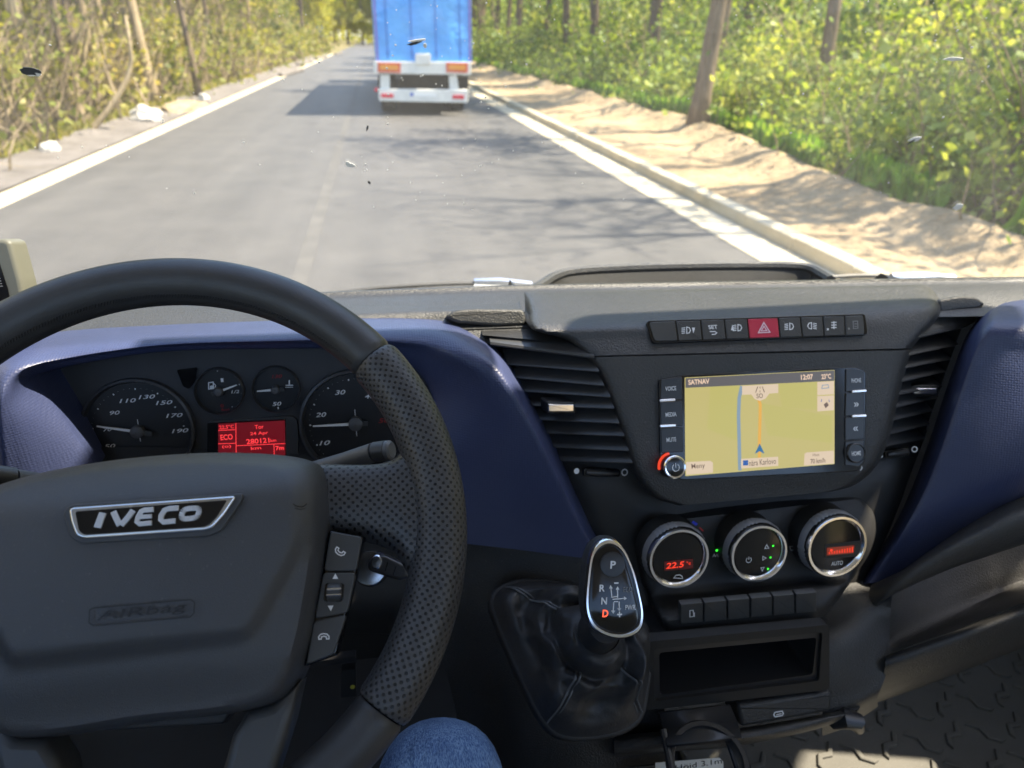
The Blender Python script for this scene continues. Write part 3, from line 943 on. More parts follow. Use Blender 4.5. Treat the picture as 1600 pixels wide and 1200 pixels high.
for k in range(3):
    for x in (xl + .28, xr - .28):
        fw = Frame((x, YT + 1.5 + 1.35 * k, .50), (0, 1, 0), (0, 0, 1))
        m = MB(); m.lathe(fw, 0, 0, [(.20, -.19), (.46, -.19), (.50, -.14), (.50, .14), (.46, .19), (.28, .19)], 28)
        w = recalc(m.build('wheel', M['rubber'], lor))
        m = MB(); m.lathe(fw, 0, 0, [(.28, .19), (.26, .12), (.1, .14), (.001, .15)], 20); recalc(m.build('rim', M['lorry_white'], w))
for x in (xl + .28, xr - .28):
    m = MB(); m.box((x, YT + .55, .62), (.5, .02, .62)); m.build('mud_flap', M['rubber'], lor, smooth=False)
m = MB(); m.box(((xl + xr) / 2, YT + 15.8, 2.1), (2.4, 2.2, 3.0)); m.box(((xl + xr) / 2, YT + 15.2, .8), (2.3, 4.6, .5)); m.build('tractor_cab', M['lorry_white'], lor, smooth=False)
# blue road sign far down the left roadside
sg = G(530, 62, 0.0); sg = Vector((-6.0, 95, .3))
ss = empty('road_sign', sg, 'small blue road sign far down the left roadside', 'sign')
m = MB(); m.tube([sg - Vector((0, 0, .4)), sg + Vector((0, 0, 2.4))], .05, 8); m.build('post', M['steel'], ss)
m = MB(); m.box(sg + Vector((0, -.06, 2.0)), (.7, .04, 1.1)); m.build('panel', flat('sign_blue', (.03, .15, .5), .4), ss)

# ================================================================== the van: shell, windscreen, wipers
CZ = CAM.z
def W(x, y, z): return Vector((x, y, CZ + z))
M['headliner'] = plastic('grey_headliner', (.66, .66, .62), .9, 300, .0006, .06)
M['van_white'] = plastic('white_van_paint', (.74, .74, .72), .30, 40, 0.0, .04)
M['mat'] = plastic('grey_rubber_mat', (.095, .092, .080), .78, 500, .0008, .16, dust=.25)
M['door'] = plastic('grey_door_trim', (.16, .16, .155), .6, 500, .0005, .08)
van = empty('van_cab', W(.29, 0, -1.85), 'white van cab around the dashboard, with windscreen and bonnet', 'van')
def ws(x, z):
    """the inner face of the windscreen"""
    return W(x, 1.14 - (z + .42) * .55 - .12 * ((x - .29) / .95) ** 2, z)
rows = [[ws(x, z) for x in np.linspace(-.66, 1.24, 9)] for z in (-.46, -.2, .1, .3, .47)]
screen = patch('windscreen', rows, M['glass'], van, 4)
def on_screen(u, v):
    d = ray(u, v); k = 1.0
    for _ in range(30):
        p = CAM + d * k; k *= ws(p.x, p.z - CZ).y / p.y
    return CAM + d * (k * .996)
def sblob(u, v, w, h, rot, seed, mat, name='insect_splat'):
    c = on_screen(u, v); d = (c - CAM).length
    e1 = (on_screen(u + 4, v) - c).normalized(); e2 = (on_screen(u, v - 4) - c).normalized()
    fr = Frame(c, e1, e2); s = d / F0
    cr, sr = math.cos(rot), math.sin(rot); pts = []
    for i in range(22):
        a = i / 22 * 6.283
        k = 1 + .4 * mnoise.noise(Vector((math.cos(a) * 1.6, math.sin(a) * 1.6, seed)))
        x = math.cos(a) * w / 2 * s * k; y = math.sin(a) * h / 2 * s * k
        pts.append((x * cr - y * sr, x * sr + y * cr))
    m = MB(); m.prism(fr, pts, 0, .0006, .0002)
    return m.build(name, mat, screen)
M['bug_white'] = flat('dried_splat_white', (.75, .76, .74), .6)
M['bug_dark'] = flat('dried_splat_dark', (.05, .055, .06), .6)
for u, v, w, h, r, mt in [(50, 112, 22, 10, -.2, 'bug_dark'), (54, 116, 16, 5, -.1, 'bug_white'), (648, 67, 22, 4, .25, 'bug_dark'), (652, 63, 25, 3.5, .12, 'bug_white'), (664, 71, 5, 7, .3, 'bug_white'),
                         (548, 258, 17, 7, -.35, 'bug_white'), (543, 255, 6, 7, 0, 'bug_white'), (574, 200, 3, 9, -.2, 'bug_dark'), (577, 285, 4, 6, .5, 'bug_dark'), (1430, 217, 15, 6, .2, 'bug_white'),
                         (1490, 92, 24, 4, 0, 'bug_white'), (1497, 323, 11, 9, .2, 'bug_white'), (1424, 221, 10, 3, .8, 'bug_dark')]:
    sblob(u, v, w, h, r, u * .01, M[mt])
random.seed(21)
sm_ = MB()
for i in range(170):
    u = random.choice((random.uniform(20, 1590), random.uniform(740, 1560), random.uniform(560, 760))); v = random.uniform(2, 330)
    c = on_screen(u, v); s = (c - CAM).length / F0 * random.choice((.5, .6, .8, 1.0, 1.5))
    e1 = (on_screen(u + 4, v) - c).normalized(); e2 = (on_screen(u, v - 4) - c).normalized()
    fr = Frame(c, e1, e2); sm_.prism(fr, [(math.cos(a) * s, math.sin(a) * s * random.uniform(.6, 1.2)) for a in np.linspace(0, 6.28, 8)[:-1]], 0, .0004)
o = sm_.build('dirt_speck', M['bug_white'], screen); o['kind'] = 'stuff'
# roof, header, pillars, doors, floor
m = MB(); rr = [[W(x, y, .50 - .03 * ((x - .29) / .95) ** 2) for x in np.linspace(-.62, 1.20, 7)] for y in (-1.1, -.5, .1, .40, .53)]
roof = patch('roof', rr, M['headliner'], van, 3, thick=.05)
m = MB(); m.box(W(.36, .55, .44), (.30, .20, .07)); recalc(m.build('overhead_shade_block', M['headliner'], van, smooth=False))  # unseen block added to cast shade on the instrument hood
for x0, x1, yb, zb_, lb in ((.53, 1.04, .655, .30, 'unseen passenger sun visor added folded down to shade the centre pod'), (-.45, .05, .40, .43, 'driver sun visor folded up against the roof')):  # passenger visor added out of view to keep sun off the pod
    m = MB(); a_, b_ = W(0, .53, .455), W(0, yb, zb_); nrm_ = Vector((1, 0, 0)).cross(b_ - a_).normalized() * .008
    fv = Frame(W((x0 + x1) / 2, .53, .455), (1, 0, 0), a_ - b_); L_ = (b_ - a_).length; hw = (x1 - x0) / 2
    m.prism(fv, rounded([Vector((-hw, -L_)), Vector((hw, -L_)), Vector((hw, 0)), Vector((-hw, 0))], .03), -.008, .008, .005)
    tag(m.build('unseen_sun_visor', M['headliner']), lb, 'sun visor')
for s in (-1, 1):
    x = .29 + s * .97
    m = MB(); m.tube([ws(x, -.48), ws(x, .0), ws(x, .48)], .05, 10); m.build('windscreen_pillar', M['headliner'], van)
    xd = .29 + s * .99
    m = MB(); m.box(W(xd, .25, -.675), (.08, 1.7, 1.07)); dr = m.build('door_panel', M['door'], van, smooth=False)
    m = MB(); m.box(W(xd - s * .03, -.55, .1), (.06, .16, .9)); m.box(W(xd - s * .03, .0, .415), (.06, 1.1, .15)); m.build('window_frame', M['headliner'], dr, smooth=False)
m = MB(); m.box(W(.29, .2, -1.012), (2.0, 2.6, .08)); m.build('floor_pan', M['dark'], van, smooth=False)
m = MB(); m.box(W(.29, -.95, -.50), (1.98, .04, 1.22)); m.build('added_rear_wall', M['headliner'], van, smooth=False)  # unseen wall added to darken the cab, kept low to let fill light in
m = MB(); m.box(W(.29, 1.22, -.80), (1.9, .04, .70)); m.build('bulkhead', M['dark'], van, smooth=False)
rr = [[W(x, 1.16 - .12 * ((x - .29) / .95) ** 2 + dy, z) for x in np.linspace(-.66, 1.24, 7)] for dy, z in ((0, -.49), (.10, -.50), (.16, -.52), (.5, -.66), (.8, -.85), (.95, -1.1))]
patch('bonnet', rr, M['van_white'], van, 3, thick=.02)
# wipers lying outside on the glass foot
def wiper(name, pts, hinge, label):
    w = empty(name, P(*pts[0]), label, 'wiper', None)
    q = smooth_open([P(*p) for p in pts], 4)
    m = MB(); m.tube(q, .0045, 6); m.build('blade', M['dark'], w)
    m = MB(); m.tube([P(*h) for h in hinge], [.008, .011, .009], 8); m.build('arm', M['satchrome'], w)
    return w
wiper('wiper', [(525, 459, 1.20), (600, 450, 1.21), (700, 444, 1.22), (775, 443, 1.22)], [(740, 442, 1.22), (780, 443, 1.22), (830, 447, 1.22)], 'windscreen wiper lying behind the steering wheel side of the dashboard')
wiper('wiper', [(1290, 434, 1.16), (1350, 431, 1.16), (1420, 433, 1.15)], [(1392, 433, 1.15), (1440, 434, 1.14), (1490, 437, 1.13)], 'windscreen wiper lying behind the passenger side of the dashboard')

# ================================================================== the dashboard
dash = empty('dashboard', W(.29, .7, -.6), 'black dashboard with blue instrument hood and blue passenger panel', 'dashboard')
# top pad
cx = [-.75, -.4, -.1, .1, .3, .5, .7, .9, 1.22]
cy = [.72, .765, .775, .775, .765, .75, .735, .71, .62]
fo = [.09, .09, .09, .09, .09, .09, .09, .075, .06]
rows = [[W(x, y - q, -.272) for x, y, q in zip(cx, cy, fo)], [W(x, y - q * .45, -.263) for x, y, q in zip(cx, cy, fo)], [W(x, y, -.263) for x, y in zip(cx, cy)],
        [W(x, y + .05, -.275) for x, y in zip(cx, cy)], [W(x, 1.13 - .12 * ((x - .29) / .95) ** 2, -.43) for x, y in zip(cx, cy)]]
patch('top_pad', rows, M['soft'], dash, 4)

# centre pod: profile of its face, ahead distance against the steepness of the view ray
PM = [-.80, -.774, -.74, -.708, -.60, -.512, -.464, -.446, -.400, -.384, -.373, -.353, -.34, -.32]
PY = [.562, .548, .552, .555, .5775, .600, .612, .620, .640, .668, .685, .722, .76, .80]
def prof(u, v, add=0.0): return P(u, v, interp(slope(u, v), PM, PY) + add)
def pod_rows(R, cols=(0, .012, .035, .08, .2, .35, .5, .65, .8, .92, .965, .988, 1), lift=(.020, .006, .001)):
    out = []
    n = len(cols)
    for (uL, vL, uR, vR) in R:
        r = []
        for i, t in enumerate(cols):
            e = min(i, n - 1 - i); a = lift[e] if e < len(lift) else 0
            r.append(prof(lerp(uL, uR, t), lerp(vL, vR, t), a))
        out.append(r)
    return out
cr_ = pod_rows([(816, 457, 1448, 446), (820, 468, 1462, 458), (825, 489, 1469, 478), (831, 514, 1466, 496), (882, 530, 1443, 522), (916, 556, 1425, 544)])
cr_ = [[p + Vector((0, .03, -.035)) for p in cr_[0]], [p + Vector((0, .010, -.006)) for p in cr_[0]]] + cr_
patch('centre_pod', cr_, M['soft'], dash, 4, skirt=(0, .08, -.01))
patch('radio_surround', pod_rows([(917, 559, 1424.5, 547), (937, 588, 1412, 590), (957, 640, 1400, 640), (975, 692, 1388, 690), (992, 742, 1366, 732), (1018, 775, 1335, 758), (1060, 790, 1300, 768)]), M['black'], dash, 4, skirt=(0, .08, 0))
# the tray behind the pod crest, with its raised lip against the windscreen
lip = [(826, 457, .80), (845, 446, .83), (868, 432, .87), (900, 424, .89), (980, 419, .90), (1080, 416, .90), (1180, 415, .895), (1240, 416, .885), (1268, 421, .87), (1285, 430, .84), (1298, 438, .81)]
m = MB(); m.tube(smooth_open([P(*p) for p in lip], 4), .0065, 8); m.build('tray_lip', M['soft'], dash)
top = [P(*p) for p in lip]
rows = [[p + Vector((0, -.006, -.004)) for p in top], [p + Vector((0, -.02, -.03)) for p in top], [p + Vector((0, -.03, -.06)) for p in top]]
patch('tray_back_wall', rows, M['dark'], dash, 4)
rows = [[p + Vector((0, .0, .001)) for p in top], [p + Vector((0, .02, -.006)) for p in top], [p + Vector((0, .09, -.07)) for p in top]]
patch('tray_back_slope', rows, M['soft'], dash, 4)
# lid of the driver's side tray and its grip, grip on the passenger side
rows = [[(480, 481, .745), (560, 478, .745), (700, 475, .742), (800, 472, .738), (811, 470, .738)], [(480, 488, .725), (560, 485, .725), (700, 483, .722), (800, 482, .715), (815, 482, .712)],
        [(480, 496, .71), (560, 495, .71), (700, 490, .712), (800, 488, .70), (818, 490, .70)], [(480, 520, .71), (560, 520, .70), (700, 520, .70), (800, 520, .695), (824, 520, .695)]]
patch('tray_lid', rows, M['soft'], dash, 4)
fr = tilted(765, 500, .692, 25)
plate('lid_grip', fr, [(694, 494), (712, 484), (740, 482), (819, 483), (824, 508), (770, 509), (712, 504)], -.02, .004, M['black'], dash, .006, .003)
fr = tilted(1505, 475, .672, 25)
plate('lid_grip', fr, [(1466, 468), (1500, 462), (1525, 463), (1542, 475), (1530, 482), (1500, 484), (1470, 490)], -.02, .006, M['black'], dash, .006, .003)
# dark deck above the vents
patch('vent_deck', [[(700, 506, .695), (780, 508, .692), (840, 512, .685), (920, 540, .66)], [(740, 524, .68), (800, 526, .672), (860, 532, .66), (930, 556, .635)], [(765, 537, .668), (800, 541, .66), (860, 548, .645), (930, 560, .625)]], M['black'], dash, 4)
patch('vent_deck', [[(1455, 490, .66), (1490, 484, .672), (1540, 476, .69), (1570, 470, .70)], [(1440, 512, .645), (1475, 503, .655), (1515, 494, .668), (1545, 490, .68)], [(1420, 530, .625), (1450, 524, .635), (1485, 516, .65), (1515, 508, .66)]], M['black'], dash, 4)

# dark core behind the facings
rows = [[W(x, .745, z) for x in (-.7, -.2, .3, .8, 1.2)] for z in (-.285, -.45, -.62, -.78)]
patch('dash_core', rows, M['dark'], dash, 2)
# blue instrument hood
HC = [  # outer edge, band crest, band inner edge, rim of the opening (pixel pairs) with their distances
    ((-60, 780), (0, 765), (30, 745), (150, 735), (.64, .600, .600, .632)),
    ((-60, 660), (-8, 668), (16, 664), (100, 662), (.64, .600, .600, .634)),
    ((-60, 600), (-6, 612), (12, 620), (57, 596), (.655, .605, .603, .640)),
    ((0, 548), (14, 566), (30, 578), (75, 581), (.685, .63, .615, .648)),
    ((80, 520), (95, 540), (106, 557), (140, 566), (.705, .66, .640, .652)),
    ((250, 508), (250, 525), (255, 537), (262, 549), (.71, .668, .648, .656)),
    ((430, 501), (430, 518), (430, 531), (430, 545), (.71, .668, .648, .657)),
    ((570, 497), (568, 513), (560, 529), (545, 546), (.71, .666, .646, .657)),
    ((690, 501), (680, 517), (665, 536), (612, 556), (.705, .655, .636, .655)),
    ((746, 522), (736, 536), (716, 554), (650, 576), (.695, .635, .617, .650)),
    ((792, 562), (782, 574), (767, 590), (676, 611), (.675, .610, .600, .640)),
    ((838, 640), (828, 648), (811, 660), (684, 655), (.65, .590, .583, .625)),
    ((880, 722), (869, 730), (852, 742), (680, 710), (.63, .573, .567, .61)),
    ((925, 815), (914, 823), (898, 835), (668, 780), (.61, .560, .554, .595)),
    ((946, 852), (935, 860), (920, 872), (655, 840), (.60, .553, .547, .585))]
rws = [[], [], [], [], [], [], [], []]
for o_, b_, i_, p_, (y0, y1, y2, y3) in HC:
    rws[0].append(P(*o_, y0)); rws[1].append(P(*b_, y1)); rws[2].append(P(*i_, y2))
    mid = Vector((lerp(i_[0], p_[0], .45), lerp(i_[1], p_[1], .45)))
    rws[3].append(P(mid.x, mid.y, lerp(y2, y3, .40))); rws[4].append(P(*p_, y3))
    e = P(*p_, y3)
    rws[5].append(e + Vector((0, .012, 0))); rws[6].append(e + Vector((0, .06, .0)))
patch('instrument_hood', rws[:7], M['blue'], dash, 5)
# blue passenger panel
rows = [[(1548, 481, .70), (1562, 475, .675), (1600, 468, .665), (1680, 456, .66), (1800, 445, .66)],
        [(1530, 495, .67), (1545, 498, .615), (1575, 505, .595), (1680, 500, .575), (1800, 490, .57)],
        [(1505, 535, .66), (1520, 540, .60), (1550, 548, .583), (1660, 560, .56), (1800, 560, .55)],
        [(1478, 610, .65), (1493, 614, .59), (1523, 620, .573), (1640, 630, .545), (1800, 625, .53)],
        [(1455, 680, .635), (1470, 684, .58), (1498, 690, .563), (1620, 690, .535), (1800, 670, .51)],
        [(1428, 755, .615), (1443, 757, .57), (1470, 760, .555), (1600, 735, .53), (1800, 690, .505)],
        [(1395, 825, .60), (1410, 825, .56), (1435, 822, .55), (1590, 762, .53), (1800, 705, .505)],
        [(1340, 915, .58), (1352, 912, .55), (1400, 897, .545), (1560, 797, .53), (1800, 715, .51)]]
patch('passenger_panel', rows, M['blue'], dash, 5)
# passenger bolster, pocket and shelf
cre = [(1318, 985, .560), (1372, 944, .516), (1400, 925, .506), (1480, 889, .498), (1540, 868, .492), (1600, 848, .488), (1800, 785, .468)]
rows = [[(1290, 935, .60), (1340, 914, .572), (1400, 895, .556), (1460, 853, .548), (1530, 806, .543), (1600, 771, .538), (1800, 708, .52)],
        [(1292, 950, .59), (1350, 925, .548), (1408, 894, .522), (1470, 856, .508), (1535, 822, .502), (1600, 792, .497), (1800, 730, .478)],
        [(1300, 968, .575), (1360, 934, .528), (1408, 904, .507), (1475, 870, .496), (1538, 842, .490), (1600, 818, .485), (1800, 755, .466)],
        cre, [(u, v + 2, Y + .016) for u, v, Y in cre]]
patch('passenger_bolster', rows, M['black'], dash, 5)
rows = [[(1384, 935, .528), (1392, 930, .535), (1420, 917, .552), (1480, 889, .57), (1540, 867, .575), (1600, 846, .575), (1800, 780, .56)],
        [(1386, 965, .512), (1396, 962, .520), (1430, 950, .535), (1490, 925, .552), (1545, 903, .56), (1600, 884, .56), (1800, 815, .545)],
        [(1386, 1000, .500), (1398, 998, .505), (1435, 988, .512), (1490, 966, .525), (1545, 940, .54), (1600, 918, .54), (1800, 845, .525)],
        [(1386, 1022, .490), (1400, 1017, .488), (1440, 1003, .485), (1490, 986, .480), (1545, 963, .475), (1600, 942, .470), (1800, 868, .455)]]
patch('pocket', rows, M['black'], dash, 5)
she = [(1384, 1025, .487), (1400, 1020, .484), (1440, 1006, .479), (1490, 988, .473), (1545, 966, .468), (1600, 945, .463), (1800, 871, .448)]
rows = [[(u, v - 1, Y + .004) for u, v, Y in she], [(u, v + 6, Y - .008) for u, v, Y in she], [(u - 2, v + 22, Y - .012) for u, v, Y in she], [(u - 10, v + 50, Y - .004) for u, v, Y in she], [(u - 18, v + 66, Y + .02) for u, v, Y in she], [(u - 18, v + 74, Y + .10) for u, v, Y in she]]
patch('pocket_shelf', rows, M['black'], dash, 5)
# console flank between climate panel and passenger side
patch('console_flank', [[(1230, 905, .555), (1300, 890, .56), (1345, 905, .56), (1395, 920, .54)], [(1250, 965, .530), (1310, 950, .530), (1350, 945, .522), (1392, 950, .512)],
                        [(1285, 1000, .497), (1320, 990, .497), (1352, 985, .50), (1390, 985, .505)], [(1287, 1050, .478), (1322, 1045, .478), (1355, 1035, .482), (1390, 1024, .488)],
                        [(1288, 1090, .468), (1320, 1085, .468), (1350, 1075, .470), (1383, 1058, .474)], [(1285, 1125, .462), (1318, 1115, .463), (1345, 1103, .466), (1372, 1088, .47)],
                        [(1285, 1150, .48), (1318, 1138, .49), (1345, 1122, .50), (1372, 1104, .51)]], M['black'], dash, 4)
# face under the pod and the dark panels left of the climate unit
patch('console_panel', [[(860, 700, .64), (900, 705, .625), (960, 712, .61), (1010, 730, .60), (1100, 745, .60), (1250, 735, .60), (1400, 690, .61), (1450, 670, .63)],
                        [(880, 750, .615), (915, 755, .60), (965, 765, .59), (1010, 780, .585), (1100, 790, .583), (1250, 775, .583), (1385, 740, .585), (1425, 735, .605)],
                        [(915, 815, .590), (940, 820, .583), (970, 822, .578), (1010, 815, .575), (1100, 815, .572), (1250, 800, .572), (1370, 790, .575), (1405, 790, .59)],
                        [(930, 880, .578), (950, 880, .57), (975, 875, .565), (1010, 870, .562), (1100, 860, .56), (1250, 850, .56), (1355, 850, .565), (1385, 840, .58)],
                        [(940, 960, .555), (960, 960, .55), (985, 960, .545), (1020, 955, .54), (1100, 945, .54), (1250, 930, .54), (1330, 920, .55), (1350, 910, .57)]], M['dark'], dash, 4)
patch('lower_console', [[(640, 800, .625), (700, 815, .61), (780, 835, .598), (860, 850, .588), (940, 850, .58), (985, 850, .575)],
                        [(650, 880, .615), (710, 880, .603), (790, 890, .585), (870, 900, .57), (945, 905, .56), (1000, 905, .555)],
                        [(670, 960, .60), (725, 960, .585), (790, 960, .56), (880, 960, .545), (955, 970, .54), (1020, 975, .53)],
                        [(700, 1060, .585), (745, 1060, .57), (800, 1060, .54), (890, 1060, .52), (970, 1070, .51), (1030, 1075, .505)],
                        [(720, 1150, .58), (765, 1150, .56), (820, 1150, .52), (900, 1160, .49), (980, 1160, .485), (1050, 1160, .48)],
                        [(740, 1260, .57), (780, 1260, .55), (840, 1260, .50), (910, 1260, .47), (990, 1260, .465), (1060, 1260, .46)]], M['black'], dash, 4)
patch('knee_panel', [[(-250, 700, .66), (0, 700, .66), (300, 700, .66), (560, 720, .65), (680, 760, .63)], [(-250, 850, .64), (0, 850, .64), (300, 860, .64), (560, 870, .62), (690, 870, .61)],
                     [(-250, 960, .62), (0, 960, .62), (300, 960, .61), (560, 950, .60), (700, 960, .59)], [(-250, 1000, .66), (0, 1000, .66), (300, 1000, .65), (560, 990, .64), (700, 1000, .62)]], M['dark'], dash, 4)
# lower console: open storage slot with stepped frame
frS = tilted(1150, 1050, .468, 6)
M['cubby'] = plastic('cubby_black', (.012, .012, .012), .6, 900, .0003, .1)
def ring_plate(name, fr, outer, inner, h0, h1, mat, parent):
    a = [fr.loc(u, v, h1) for u, v in outer]; b = [fr.loc(u, v, h1) for u, v in inner]
    a = rounded(a, .006, 4); b = rounded(b, .004, 4); n = len(a); m = MB()
    V = [fr.at(p.x, p.y, h1) for p in a] + [fr.at(p.x, p.y, h1) for p in b] + [fr.at(p.x, p.y, h0) for p in a] + [fr.at(p.x, p.y, h0) for p in b]
    Fs = []
    for i in range(n):
        j = (i + 1) % n
        Fs += [[i, j, n + j, n + i], [2 * n + i, 2 * n + j, j, i], [n + i, n + j, 3 * n + j, 3 * n + i]]
    m.add(V, Fs); return recalc(m.build(name, mat, parent, smooth=True))
ring_plate('slot_frame', frS, [(1010, 1003), (1296, 976), (1296, 1078), (1008, 1110)], [(1022, 1014), (1285, 988), (1280, 1064), (1022, 1096)], -.012, 0.0, M['cubby'], dash)
ring_plate('slot_step', frS, [(1021, 1013), (1286, 987), (1281, 1065), (1021, 1097)], [(1030, 1020), (1276, 996), (1270, 1054), (1031, 1086)], -.09, -.004, M['satin'], dash)
m = MB(); pr = outline(frS, [(1010, 1000), (1295, 975), (1290, 1075), (1010, 1100)], 0, -.10); m.prism(frS, pr, -.12, -.10); m.build('slot_back', M['dark'], dash, smooth=False)
fl = tilted(1228, 1110, .462, 20)
lid = plate('socket_lid', fl, [(1154, 1102), (1300, 1081), (1299, 1112), (1158, 1137)], -.03, .004, M['black'], dash, .004, .004)
ik = Ink(fl, .0046); ik.stroke([(1211, 1113), (1222, 1111), (1224, 1115), (1222, 1118), (1211, 1120), (1209, 1117)], 1.6, True); ik.stroke([(1213, 1117), (1221, 1115)], 1.3); ik.build('symbol', M['grey_ink'], lid)
patch('console_foot', [[(960, 1150, .475), (1030, 1143, .468), (1150, 1138, .462), (1300, 1113, .46), (1345, 1100, .468)], [(960, 1160, .465), (1030, 1152, .455), (1150, 1147, .45), (1300, 1122, .45), (1340, 1112, .46)],
                       [(960, 1180, .46), (1030, 1172, .452), (1150, 1162, .45), (1250, 1145, .452), (1322, 1126, .462)], [(960, 1184, .50), (1030, 1176, .50), (1150, 1166, .50), (1240, 1148, .50), (1310, 1130, .51)]], M['black'], dash, 4)
m = MB(); m.tube([P(1300, 1128, .462), P(1322, 1122, .455), P(1338, 1128, .452), P(1342, 1140, .452)], [.008, .011, .010, .006], 10); m.build('latch', M['satin'], dash)

# ================================================================== units set into the dashboard
# ---- air vents
def air_vent(lines, yl, yr, label, tab, wheel, marks, flip):
    a0, b0 = lines[0]
    t = empty('air_vent', P((a0[0] + b0[0]) / 2, lines[-1][0][1], (yl + yr) / 2), label, 'air vent')
    n = len(lines)
    for i, (a, b) in enumerate(lines):
        k = i / (n - 1); dl = -.045 * k
        A = P(a[0], a[1], yl + dl); B = P(b[0], b[1], yr + dl)
        m = MB(); th = .0013; d = Vector((0, .028, .004))
        e = (B - A).normalized()
        A = A - e * .006; B = B + e * .006
        if i == 0: th = .002
        V = []
        for s in range(9):
            p = lerp(A, B, s / 8)
            sag = Vector((0, 0, 0))
            V += [p + sag + Vector((0, 0, th)), p + sag + Vector((0, -.0015, 0)), p + sag + Vector((0, 0, -th)), p + d + Vector((0, 0, -th)), p + d + Vector((0, 0, th))]
        Fs = []
        for s in range(8):
            for q in range(5):
                Fs.append([s * 5 + q, s * 5 + (q + 1) % 5, s * 5 + 5 + (q + 1) % 5, s * 5 + 5 + q])
        m.add(V, Fs); recalc(m.build('slat', M['slat'], t))
    # vertical vanes and the duct behind
    for q in (.2, .45, .7, .95):
        A = P(lerp(a0[0], b0[0], q), lerp(a0[1], b0[1], q) + 6, lerp(yl, yr, q)); a, b = lines[-1]
        B = P(lerp(a[0], b[0], q), lerp(a[1], b[1], q) - 3, lerp(yl, yr, q) - .045)
        m = MB(); o1 = Vector((0, .030, 0)); o2 = Vector((0, .055, 0)); w = Vector((.0008, 0, 0))
        m.add([A + o1 - w, B + o1 - w, B + o2 - w, A + o2 - w, A + o1 + w, B + o1 + w, B + o2 + w, A + o2 + w], [(0, 1, 2, 3), (7, 6, 5, 4), (0, 4, 5, 1), (1, 5, 6, 2), (2, 6, 7, 3), (3, 7, 4, 0)])
        m.build('vane', M['dark'], t, smooth=False)
    (a1, b1) = lines[-1]
    cs = [P(a0[0], a0[1], yl), P(b0[0], b0[1], yr), P(b1[0], b1[1], yr - .045), P(a1[0], a1[1], yl - .045)]
    cs = [c + Vector((sx * .012, .0, sz * .006)) for c, sx, sz in zip(cs, (-1, 1, 1, -1), (1, 1, -1, -1))]
    V = [c + Vector((0, .012, 0)) for c in cs] + [c + Vector((0, .065, 0)) for c in cs]
    m = MB(); m.add(V, [(0, 1, 5, 4), (1, 2, 6, 5), (2, 3, 7, 6), (3, 0, 4, 7), (4, 5, 6, 7)]); recalc(m.build('duct', M['dark'], t, smooth=False))
    # chrome tab
    u, v, w, h, Y = tab
    ft = tilted(u, v, Y, 10, flip * 12)
    hd = plate('tab', ft, [(u - w / 2 - 3, v - h / 2 - 3), (u + w / 2 + 3, v - h / 2 - 2), (u + w / 2 + 4, v + h / 2 + 2), (u - w / 2 - 2, v + h / 2 + 2)], -.012, .003, M['satin'], t, .003, .0015)
    plate('tab_insert', ft, [(u - w / 2, v - h / 2 + 2), (u + w / 2, v - h / 2 + 2), (u + w / 2, v + h / 2 - 1), (u - w / 2, v + h / 2 - 1)], .003, .0055, M['chrome'], hd, .001, .001)
    # thumb wheel
    (ua, va), (ub, vb), Y = wheel
    fw = tilted((ua + ub) / 2, (va + vb) / 2, Y, 20, flip * 10)
    plate('wheel_recess', fw, [(ua - 3, va - 6), (ub + 3, vb - 6), (ub + 4, vb + 6), (ua - 2, va + 7)], -.004, .0008, M['gloss'], t, .003, .0004)
    m = MB(); A = fw.px(ua, va, 0); B = fw.px(ub, vb, 0)
    r = [.0030 + .0014 * math.sin(math.pi * i / 24) + (.0004 if i % 2 else 0) for i in range(25)]
    m.tube([lerp(A, B, i / 24) for i in range(25)], r, 12); m.build('thumb_wheel', M['satin'], t)
    ik = Ink(fw, .0012)
    for (mu, mv, rr, inn) in marks: ik.disc(mu, mv, rr, 20, inn)
    ik.build('symbol', M['white_ink'], t)
    return t
air_vent([((775, 538), (919, 557)), ((801, 569), (926, 579)), ((814, 590), (934, 601)), ((826, 611), (944, 619)), ((836, 633), (950, 637)), ((847, 655), (958, 660)), ((858, 676), (966, 680)), ((869, 698), (973, 703)), ((878, 719), (981, 722))],
         .660, .620, 'left centre air vent with dark slats beside the blue hood', (877, 637, 40, 15, .617), ((915, 738), (965, 739), .595), [(901, 736, 4.2, 0), (976, 738, 4.2, 1.8)], 1)
air_vent([((1422, 529), (1503, 511)), ((1411, 556), (1492, 539)), ((1406, 576), (1481, 561)), ((1402, 597), (1472, 581)), ((1397, 617), (1467, 604)), ((1394, 637), (1459, 622)), ((1389, 657), (1453, 642)), ((1384, 679), (1448, 663)), ((1380, 697), (1441, 685))],
         .622, .660, 'right centre air vent with dark slats beside the blue passenger panel', (1446, 611, 36, 12, .622), ((1386, 710), (1418, 706), .59), [(1429, 702, 4.0, 1.8), (1377, 713, 2.5, 0)], -1)

